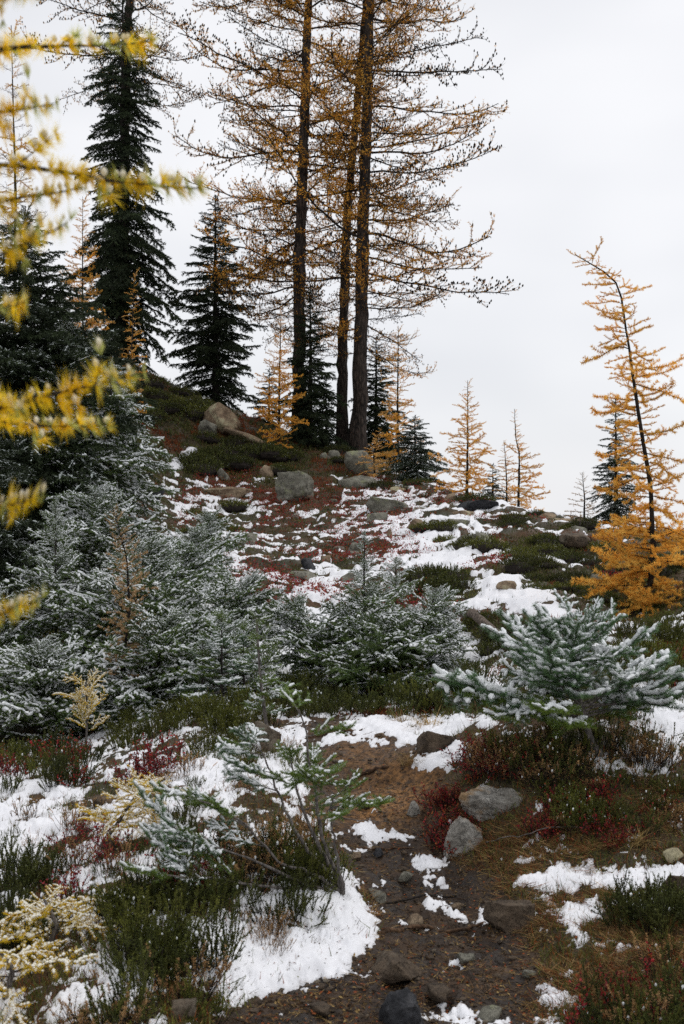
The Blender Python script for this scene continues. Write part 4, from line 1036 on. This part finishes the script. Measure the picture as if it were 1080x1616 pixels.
for (px, py), lab in (((646, 1214), 'straw grass tuft overhanging the path edge'), ((676, 1150), 'yellow grass tuft on the snow above the path'), ((632, 1142), 'pale grass tuft at the path lip'), ((1005, 1335), 'rusty grass tuft at the right edge of the bank'), ((870, 1300), 'straw tuft right of the granite boulder')):
    X, Y = hit(px, py)
    scatter('grass_tuft', GT, [(X[0], Y[0])], lab, 'grass tuft', None, .8, 1.1, R3)

# ------------------------------------------------------------------ the snowy fir bush right of the path
def snowy_bush():
    rng = np.random.default_rng(501); d = 5.7
    loc = place(952, d); pz = pix(*loc)[1]
    e = empty('fir_tree', loc, 'squat fir bush with thick snow on its blue green needles right of the path', 'fir tree')
    fn = trunk_fn(lpts(d, (952, pz), [(952, pz), (935, 1175), (915, 1110), (905, 1055), (922, 1015), (930, 1000)]))
    make_trunk(e, fn, .022, .006, M_GREYTWIG, rng, 8, 22, .3, .08)
    spec = []
    for k in range(52):
        u = .36 + .62 * (k / 51) ** .9
        az = k * GA + rng.normal() * .8
        side = math.cos(az)
        L = np.interp(u, [.36, .5, .7, .85, 1], [.46, .47, .40, .28, .13]) * (1.1 if abs(side) > .6 else .8) * rng.uniform(.8, 1.2)
        spec.append((u, az, np.interp(u, [.36, .6, .85, 1], [.08, .2, .45, .9]), L))
    spec += [(.37, 3.1, .02, .74), (.40, 3.4, .08, .66), (.38, .1, .10, .62), (.42, -.25, .14, .56)]
    for i, (u, az, el, L) in enumerate(spec):
        put_branch(e, fn, u, az + rng.normal() * .2, el + rng.normal() * .16, L, NFIR[int(rng.integers(len(NFIR)))], rng, .12)
    for u, az, el, L in [(.30, 3.0, .05, .66), (.33, 2.7, 0, .5), (.31, 4.0, -.02, .42), (.34, .2, .0, .5), (.45, 3.9, .0, .5), (.40, 3.2, -.05, .55)]:
        put_branch(e, fn, u, az, el, L, NGRN[rng.integers(len(NGRN))], rng, .12)
snowy_bush()

# ------------------------------------------------------------------ the many stemmed fir on the left bank
def stemmed_fir():
    rng = np.random.default_rng(511); d = 4.55
    b = (545, 1412); loc = place(b[0], d); pz = pix(*loc)[1]
    e = empty('fir_tree', loc, 'many stemmed young fir with grey stems and sparse needles left of the path', 'fir tree')
    stems = [([(500, 1370), (455, 1310), (425, 1240), (400, 1200)], .010, 0.25), ([(515, 1360), (480, 1290), (462, 1230), (455, 1195)], .010, .1), ([(520, 1350), (505, 1290), (492, 1215), (480, 1130), (472, 1110)], .009, -.1),
             ([(480, 1385), (400, 1335), (340, 1310), (300, 1290)], .008, -.3), ([(535, 1370), (530, 1320), (520, 1270), (528, 1240)], .008, -.2), ([(505, 1380), (440, 1350), (390, 1290), (350, 1255)], .008, -.15), ([(470, 1390), (400, 1370), (340, 1345), (310, 1335)], .007, -.4)]
    for px, r, dy in stems:
        P = lpts(d, (b[0], pz), [(b[0], pz)] + px, dy=dy * .25); fn = trunk_fn(P)
        u = np.linspace(0, 1, 16); Q = np.array([fn(x) for x in u]); Q[1:] += rng.normal(size=(15, 3)) * .004; Q[0, 2] -= .05
        g = Geo(); g.tube(Q, np.linspace(r, r * .3, 16) * (1 + rng.normal(size=16) * .07), 7, 0)
        link('stem', g.build('stem', [M_GREYTWIG], True), e)
        left = px[-1][0] < 420
        for k in range(7):
            u0 = rng.uniform(.6, 1.0); az = (math.pi if left else 0) + rng.normal() * (.6 if left else 1.6)
            var = NFIR if (left and rng.random() < .75) else NGRN
            put_branch(e, fn, u0, az, rng.uniform(0, .5), rng.uniform(.14, .26), var[rng.integers(len(var))], rng, .3)
stemmed_fir()
# thin fir sapling with a long bare stem
def sapling():
    rng = np.random.default_rng(521); d = 6.6
    loc = place(432, d); pz = pix(*loc)[1]
    e = empty('fir_tree', loc, 'thin fir sapling with a bare pole stem and green tuft on top', 'fir tree')
    fn = trunk_fn(lpts(d, (432, pz), [(432, pz), (420, 1140), (410, 1060), (405, 975)]))
    make_trunk(e, fn, .011, .005, M_GREYTWIG, rng, 7, 18, .2, .05)
    for i in range(18):
        u = rng.uniform(.62, 1.0); put_branch(e, fn, u, i * GA, rng.uniform(.1, .7), rng.uniform(.07, .15) * (1.25 - .5 * u), NGRN[i % 4], rng, .3)
    for i in range(14):
        u = rng.uniform(.2, .6); put_branch(e, fn, u, i * GA, rng.uniform(-.1, .4), rng.uniform(.08, .22), (NGRN + NFIR)[i % 9], rng, .3)
sapling()
for k, (px, d, h) in enumerate([(350, 7.8, .62), (320, 7.9, .45), (385, 8.0, .5)]):
    fir(['greener young fir behind the olive heather', 'low young fir left of the greener one', 'young fir right behind the thin sapling'][k], d, px, h, h * 1.1, 34, 525 + k, NGRN + NFIR, r0=.012)

# ------------------------------------------------------------------ snow laden low larches on the left bank
LOWL = [gold_branch(530 + i, M_GOLD, .5, 1., .020, .0026, .055, .18, .62, .007) for i in range(4)]
def snowy_larch_branch(seed, L=.45):
    rng = np.random.default_rng(seed); ax = []
    grow(ax, rng, (0, 0, 0), (1, 0, .15), L, [dict(n=9, bend=-.1, wob=.08),
        dict(gap=.045, start=.2, len=lambda t: .20 * (1.05 - .6 * t), ang=50, flat=.35, lift=.1, bend=.1, n=6, wob=.08)])
    g = Geo(); wood(g, ax, [.006, .003], [5, 4])
    P, D, T = resample(ax, (0, 1), .011, rng, .1); needles(g, rng, P, D, 16, .021, .0026, 66, 1, 1., .1, 2, .55, -.1)
    # each spur carries its own little cap of snow
    for p, t in zip(P, T):
        if rng.random() < .5:
            r = rng.uniform(.006, .012); q = p + UP * rng.uniform(.006, .010) + rng.normal(size=3) * .002
            g.tube(np.array([q - [0, 0, r * .7], q, q + [0, 0, r * .6]]), [r * .6, r, r * .45], 6, 3)
    return g.build('larch_branch', [M_TWIG, M_YEL, M_CREAM, M_SNOWC]), L
M_SNOWC = mat_snow('creamy_clinging_snow', (.84, .82, .74, 1), .4, 120)
SLB = [snowy_larch_branch(540 + i) for i in range(4)]
def low_larch(label, px, py, tip, n, L, seed, r=.012, elev=(.0, .5), variants=None, u0=.15):
    rng = np.random.default_rng(seed); X, Y = hit(px, py); d = float(Y[0])
    loc = (float(X[0]), d, float(zg(X[0], d)[0])); pz = pix(*loc)[1]
    e = empty('larch_tree', loc, label, 'larch tree')
    fn = trunk_fn(lpts(d, (px, pz), [(px, pz)] + tip))
    make_trunk(e, fn, r, r * .4, M_GREYTWIG, rng, 7, 14, .2, .08)
    branches(e, fn, n, u0, 1., lambda u: L * (1.15 - .5 * u), lambda u: rng.uniform(*elev), variants or SLB, rng)
low_larch('small upright larch coated with cream snow on the left bank', 136, 1185, [(138, 1130), (136, 1075)], 22, .22, 551, .008, (.3, .9), None, .3)
low_larch('low spreading larch with yellow needles and thick snow on the left bank', 150, 1340, [(185, 1300), (215, 1255), (250, 1240)], 34, .20, 552, .010, (-.4, .3), None, .35)
low_larch('snow laden low larch in the bottom left corner', 75, 1500, [(90, 1460), (70, 1420)], 15, .26, 553, .012, (-.1, .35))
low_larch('snow laden larch sprays at the bottom left edge', 10, 1590, [(20, 1530), (0, 1500)], 10, .28, 554, .012, (-.1, .3))

# ------------------------------------------------------------------ near larch whose twigs hang into the picture from the left
def near_twig(seed, L=.42):
    rng = np.random.default_rng(seed); ax = []
    grow(ax, rng, (0, 0, 0), (1, 0, .05), L, [dict(n=10, bend=-.12, wob=.05, curve2=.3),
        dict(gap=.11, start=.2, end=.8, len=lambda t: .10 * (1.05 - .6 * t), ang=45, flat=.5, bend=.1, n=5, wob=.06)])
    g = Geo(); wood(g, ax, [.0042, .0025], [7, 5])
    P, D, T = resample(ax, (0, 1), .0115, rng, .04)
    P = P + D * rng.normal(size=(len(P), 1)) * .006
    for q, d_, t in zip(P, D, T):               # one starburst of needles per spur, no two alike
        if rng.random() < .08: continue
        n = int(rng.uniform(40, 70)); dd = unit(d_ + UP * rng.uniform(-.1, .5) + rng.normal(size=3) * .6)
        needles(g, rng, q[None], dd[None], n, .028 * rng.uniform(.6, 1.2), .0017, rng.uniform(30, 82), 3 if t > .62 and rng.random() < .5 else 1, 1., rng.uniform(-.2, .2), 2, .08 + .18 * t, .35, .4)
    for p, t in zip(P, T):
        if rng.random() < .12 + .35 * t:
            r = rng.uniform(.005, .009); q = p + UP * .012
            g.tube(np.array([q - [0, 0, r * .7], q, q + [0, 0, r * .6]]), [r * .6, r, r * .45], 6, 2)
    return g.build('larch_branch', [M_TWIG, M_YEL, M_CREAM, M_FRESH]), L
M_FRESH = mat_leaf('greenish_larch_needles', (.36, .36, .05, 1), (.60, .62, .22, 1), 9, .35, .6, .1)
NT = [near_twig(560 + i) for i in range(5)]
def near_larch():
    rng = np.random.default_rng(571)
    bx, by = -1.25, 1.75; z0 = float(zg(bx, by)[0])
    e = empty('larch_tree', (bx, by, z0), 'near larch whose blurred yellow twigs reach in from the left edge', 'larch tree')
    fn = trunk_fn([(0, 0, 0), (.02, 0, 1.2), (-.02, 0, 2.8), (0, 0, 3.6)])
    make_trunk(e, fn, .06, .03, M_BARK, rng, 10, 24, .2, .05)
    # tip pixel, tip distance, start pixel at the left edge
    for k, (tx, ty, sx, sy, d) in enumerate([(60, 50, -60, 20, 1.4), (245, 118, -40, 112, 1.75), (72, 165, -60, 215, 1.5), (315, 238, 0, 275, 1.62), (130, 345, -60, 340, 1.65), (115, 432, -70, 450, 1.45),
                                          (38, 540, -90, 530, 1.35), (212, 572, 0, 655, 1.6), (168, 628, -60, 668, 1.75), (48, 850, -90, 820, 1.45), (52, 1015, -80, 1000, 1.5)]):
        tip = np.array([(tx - CX) / FPX * d, d, CAMZ - (ty - CY) / FPX * d]); st = np.array([(sx - CX) / FPX * d, d - .05, CAMZ - (sy - CY) / FPX * d])
        root = st + (st - tip) * .1
        v = tip - root; L = np.linalg.norm(v)
        tp_ = np.array([bx, by, 0]) ; tz = root[2] - .06
        base = np.array(fn(np.clip((tz - z0) / 3.6, .02, .98))); base_w = base + [bx, by, z0]
        # bare limb from the stem out to where the needled twig starts
        mid = (base_w + root) / 2 + [0, 0, -.03]
        u = np.linspace(0, 1, 8)[:, None]
        Q = base_w * (1 - u) ** 2 + 2 * mid * u * (1 - u) + root * u ** 2 - [bx, by, z0]
        g = Geo(); g.tube(Q, np.linspace(.009, .0045, 8), 6, 0)
        limb = link('branch', g.build('limb', [M_TWIG], True), e)
        tw = link('twig', NT[k % len(NT)][0], limb)
        tw.location = root - [bx, by, z0]; s = L / .42
        tw.rotation_euler = (rng.uniform(-.4, .4), -math.asin(v[2] / L) + .02, math.atan2(v[1], v[0])); w = .95 if ty in (238, 572, 850, 118) else .8; tw.scale = (s, w, w)
near_larch()

# ------------------------------------------------------------------ roots, log, bare twigs
def strand(name, pixels, r0, r1, mat, label, cat, lift=.0, n=26, seed=0, k=8, knob=.08, parent=None):
    rng = np.random.default_rng(seed); px = np.array(pixels, float)
    t = np.linspace(0, len(px) - 1, n); qx = np.interp(t, np.arange(len(px)), px[:, 0]); qy = np.interp(t, np.arange(len(px)), px[:, 1])
    X, Y = hit(qx, qy); Z = zg(X, Y) + (lift * np.sin(np.linspace(0, np.pi, n)) if np.isscalar(lift) else np.interp(np.linspace(0, 1, n), np.linspace(0, 1, len(lift)), lift))
    c = np.array([X[0], Y[0], Z[0]]); P = np.stack([X, Y, Z], 1) - c + rng.normal(size=(n, 3)) * r0 * .15
    g = Geo(); g.tube(P, np.linspace(r0, r1, n) * (1 + rng.normal(size=n) * knob), k, 0)
    o = link(name, g.build(name, [mat], True)); o.location = c
    return tag(o, label, cat)
strand('tree_root', [(478, 1226), (530, 1226), (575, 1220), (612, 1214)], .020, .010, M_ROOT, 'brown root crossing the path as a step', 'root', .01, seed=1)
strand('tree_root', [(490, 1166), (530, 1164), (580, 1160)], .018, .009, M_ROOT, 'upper brown root across the path near its lip', 'root', .008, seed=2)
strand('tree_root', [(600, 1462), (660, 1450), (735, 1455), (790, 1440)], .010, .005, M_ROOT, 'thin root snaking across the wet mud of the lower path', 'root', .003, seed=8, k=6)
strand('tree_root', [(545, 1320), (600, 1335), (650, 1332)], .009, .004, M_ROOT, 'thin root beside the small snow patches of the path', 'root', .004, seed=9, k=6)
strand('fallen_log', [(690, 985), (735, 995), (780, 1012), (806, 1035)], .030, .050, M_WOOD, 'grey weathered fallen log between the two snowy bushes', 'fallen trunk', [.22, .16, .10, .05], seed=3)
strand('fallen_branch', [(560, 1405), (640, 1408), (720, 1405)], .007, .003, M_TWIG, 'dark dead branch lying across the muddy path', 'fallen branch', .006, seed=4, k=5)
strand('bare_twig', [(500, 1290), (545, 1283), (580, 1258), (585, 1230)], .0035, .0015, M_GREYTWIG, 'pale bare twig curving over the path step', 'twig', .05, seed=5, k=5)
strand('bare_twig', [(520, 1282), (570, 1288), (625, 1293)], .0035, .0015, M_GREYTWIG, 'pale bare twig lying along the clay bank', 'twig', .02, seed=6, k=5)
strand('bare_twig', [(760, 1335), (850, 1332), (940, 1315)], .003, .0015, M_GREYTWIG, 'pale thin twig arching over the heather right of the boulder', 'twig', .06, seed=7, k=5)

# ------------------------------------------------------------------ ground cover nobody could count
def pix_cloud(n, x0, x1, y0, y1, rng, dens=None):
    px, py = rng.uniform(x0, x1, n), rng.uniform(y0, y1, n)
    X, Y = hit(px, py); k = ~np.isnan(Y)
    px, py, X, Y = px[k], py[k], X[k], Y[k]
    return px, py, X, Y
def ij_of(X, Y):
    a = X / Y; i = np.clip(np.searchsorted(_a, a), 0, nI - 1); j = np.clip(np.searchsorted(_d, Y), 0, nJ - 1); return i, j
def snow_at(X, Y):
    i, j = ij_of(X, Y); return hs[i, j]
# heath carpet on the slope: low sprigs in the gaps of the snow and poking through it
rng = np.random.default_rng(601)
g = Geo()
px, py, X, Y = pix_cloud(96000, 50, 1420, 560, 1130, rng)
s = snow_at(X, Y); k = (s < .000) | (rng.random(len(s)) < .05)
px, py, X, Y, s = px[k], py[k], X[k], Y[k], s[k]
Z = zg(X, Y) - .004
redn = fbm2(X * .9, Y * .9, 3, 41) + .25 * np.exp(-((py - 785) / 30) ** 2) * np.exp(-((px - 560) / 330) ** 2)
B = np.stack([X, Y, Z], 1); n = len(B)
per = 6
BB = np.repeat(B, per, 0) + rng.normal(size=(n * per, 3)) * [.045, .045, .0]
DD_ = unit(rng.normal(size=(n * per, 3)) * .65 + [0, 0, 1.])
kind = np.repeat(np.where(redn > .20, 2, np.where(redn < -.22, 1, 0)), per); kind[rng.random(len(kind)) < .2] = 3
sz = np.repeat(np.interp(Y, [9, 20, 26, 31], [.7, 1., 1.8, 2.4]), per)
g.spikes(BB, DD_, sz * rng.uniform(.025, .075, len(BB)), .014 * sz, kind, rng)
tag(link('heath_carpet', g.build('heath_carpet', [M_HEATH, M_HEATHY, M_RUST, M_LITTER])), 'low dark heath sprigs showing through the snow of the slope', None, None, 'stuff')
# red leaves on the slope and crest
g = Geo()
px, py, X, Y = pix_cloud(30000, 280, 1000, 740, 960, rng)
rn = fbm2(X * .8, Y * .7, 3, 43) + .35 * np.exp(-((py - 783) / 22) ** 2) - .15 * (py > 900)
rn = rn - .25 * (px > 740) * (py > 800) + .12 * (px < 700) * (py > 790)
k = (rn > .12) & ((snow_at(X, Y) < .012) | (rng.random(len(rn)) < .2)); X, Y = X[k], Y[k]
B = np.stack([X, Y, zg(X, Y) + rng.uniform(.02, .07, len(X))], 1)
B = np.repeat(B, 3, 0) + rng.normal(size=(len(B) * 3, 3)) * [.05, .05, .012]
D = unit(rng.normal(size=B.shape) + [0, 0, .5])
g.leaves(B, D, rng.uniform(.018, .040, len(B)), .016, rng.choice([0, 0, 0, 1, 2], len(B)), rng, UP + rng.normal(size=B.shape) * .6)
tag(link('red_leaf_carpet', g.build('red_leaf_carpet', [M_RED, M_RUST, M_LITTER])), 'tiny red huckleberry leaves carpeting the slope and crest', None, None, 'stuff')
# litter on the near ground: needles, bits of grass, twigs, little leaves
g = Geo()
px, py, X, Y = pix_cloud(34000, 300, 1080, 1130, 1640, rng)
k = (snow_at(X, Y) < .0) | (rng.random(len(X)) < .07); X, Y = X[k], Y[k]
Z = zg(X, Y) + .003
B = np.stack([X, Y, Z], 1); D = unit(rng.normal(size=B.shape) * [1, 1, .18])
mm = rng.choice([0, 0, 0, 1, 2, 2], len(B))
g.spikes(B, D, rng.uniform(.015, .06, len(B)), rng.uniform(.0012, .004, len(B)), mm, rng)
px, py, X, Y = pix_cloud(5000, 300, 1080, 1200, 1640, rng)
k = (snow_at(X, Y) < .0); X, Y = X[k], Y[k]
B = np.stack([X, Y, zg(X, Y) + .004], 1); D = unit(rng.normal(size=B.shape) * [1, 1, .25])
g.leaves(B, D, rng.uniform(.008, .020, len(B)), .008, rng.choice([1, 3, 0], len(B)), rng, UP + rng.normal(size=B.shape) * .4)
tag(link('path_litter', g.build('path_litter', [M_LITTER, M_STRAW, M_TWIG, M_RUST])), 'dry needles and bits of grass on the muddy path', None, None, 'stuff')
# crumbs of soil and small pebbles pressed into the mud
V0, F0 = ico(1)
px, py, X, Y = pix_cloud(3200, 330, 1000, 1140, 1640, rng)
k = trodden(px, py) > .3; X, Y = X[k], Y[k]
n = len(X); R = .003 + .012 * rng.random(n) ** 4
V = V0[None] * (1 + .3 * rng.normal(size=(n, len(V0), 1))) * R[:, None, None] * [1, 1, .7] + np.stack([X, Y, zg(X, Y) + R * .2], 1)[:, None]
F = (F0[None] + (np.arange(n) * len(V0))[:, None, None]).reshape(-1, 3)
tag(link('pebbles', mesh_np('pebbles', V.reshape(-1, 3), F, [M_ROCKB])), 'small pebbles and crumbs of earth in the mud of the path', None, None, 'stuff')
# sprigs, moss and dry stalks on both banks
g = Geo()
px, py, X, Y = pix_cloud(24000, -350, 1430, 1120, 1640, rng)
t = trodden(px, py); k = (t < .35) & ((snow_at(X, Y) < .002) | (rng.random(len(t)) < .22)); X, Y = X[k], Y[k]
B = np.stack([X, Y, zg(X, Y) - .004], 1); per = 7
B = np.repeat(B, per, 0) + rng.normal(size=(len(B) * per, 3)) * [.02, .02, 0]
D = unit(rng.normal(size=B.shape) * .6 + [0, 0, 1.])
g.spikes(B, D, rng.uniform(.015, .06, len(B)), .0035, rng.choice([0, 0, 0, 1, 2, 3, 3], len(B)), rng)
tag(link('heath_sprigs', g.build('heath_sprigs', [M_HEATH, M_HEATHY, M_RUST, M_LITTER])), 'low heath sprigs and dry stalks on the banks beside the path', None, None, 'stuff')

# dead grass matted on the right bank and along the trodden edges
g = Geo()
px, py, X, Y = pix_cloud(14000, 560, 1430, 1240, 1640, rng)
t = trodden(px, py); k = (t < .75) & (snow_at(X, Y) < .003) & (fbm2(X * 2.2, Y * 2.2, 2, 51) > -.12); X, Y = X[k], Y[k]
per = 6; B = np.repeat(np.stack([X, Y, zg(X, Y) + .002], 1), per, 0) + rng.normal(size=(len(X) * per, 3)) * [.015, .015, .003]
az = np.repeat(rng.uniform(0, 6.28, len(X)), per) + rng.normal(size=len(B)) * .6
D = unit(np.stack([np.cos(az), np.sin(az), rng.uniform(.0, .55, len(B))], 1))
g.spikes(B, D, rng.uniform(.03, .10, len(B)), rng.uniform(.0012, .003, len(B)), rng.choice([0, 0, 1, 1, 2, 3], len(B)), rng)
tag(link('dead_grass', g.build('dead_grass', [M_LITTER, M_STRAW, M_RUST, M_BROWN])), 'matted dead grass and rusty stalks along the right of the path', None, None, 'stuff')

# dark bits fallen on the snow: cone scales, crumbs of bark, leaves
g = Geo()
px, py, X, Y = pix_cloud(7000, -200, 1300, 1150, 1640, rng)
i_, j_ = ij_of(X, Y); k = (hs[i_, j_] > .004) & (rng.random(len(X)) < .5); X, Y, h_ = X[k], Y[k], hs[i_, j_][k]
B = np.stack([X, Y, zg(X, Y) + h_ + .003], 1); D = unit(rng.normal(size=B.shape) * [1, 1, .2])
g.leaves(B, D, rng.uniform(.004, .016, len(B)) * (1 + (rng.random(len(B)) < .06)), rng.uniform(.003, .007, len(B)), rng.choice([0, 0, 0, 1, 2], len(B)), rng, UP + rng.normal(size=B.shape) * .5)
tag(link('snow_debris', g.build('snow_debris', [M_LITTER, M_TWIG, M_RUST])), 'dark crumbs of bark and leaf scattered over the near snow', None, None, 'stuff')
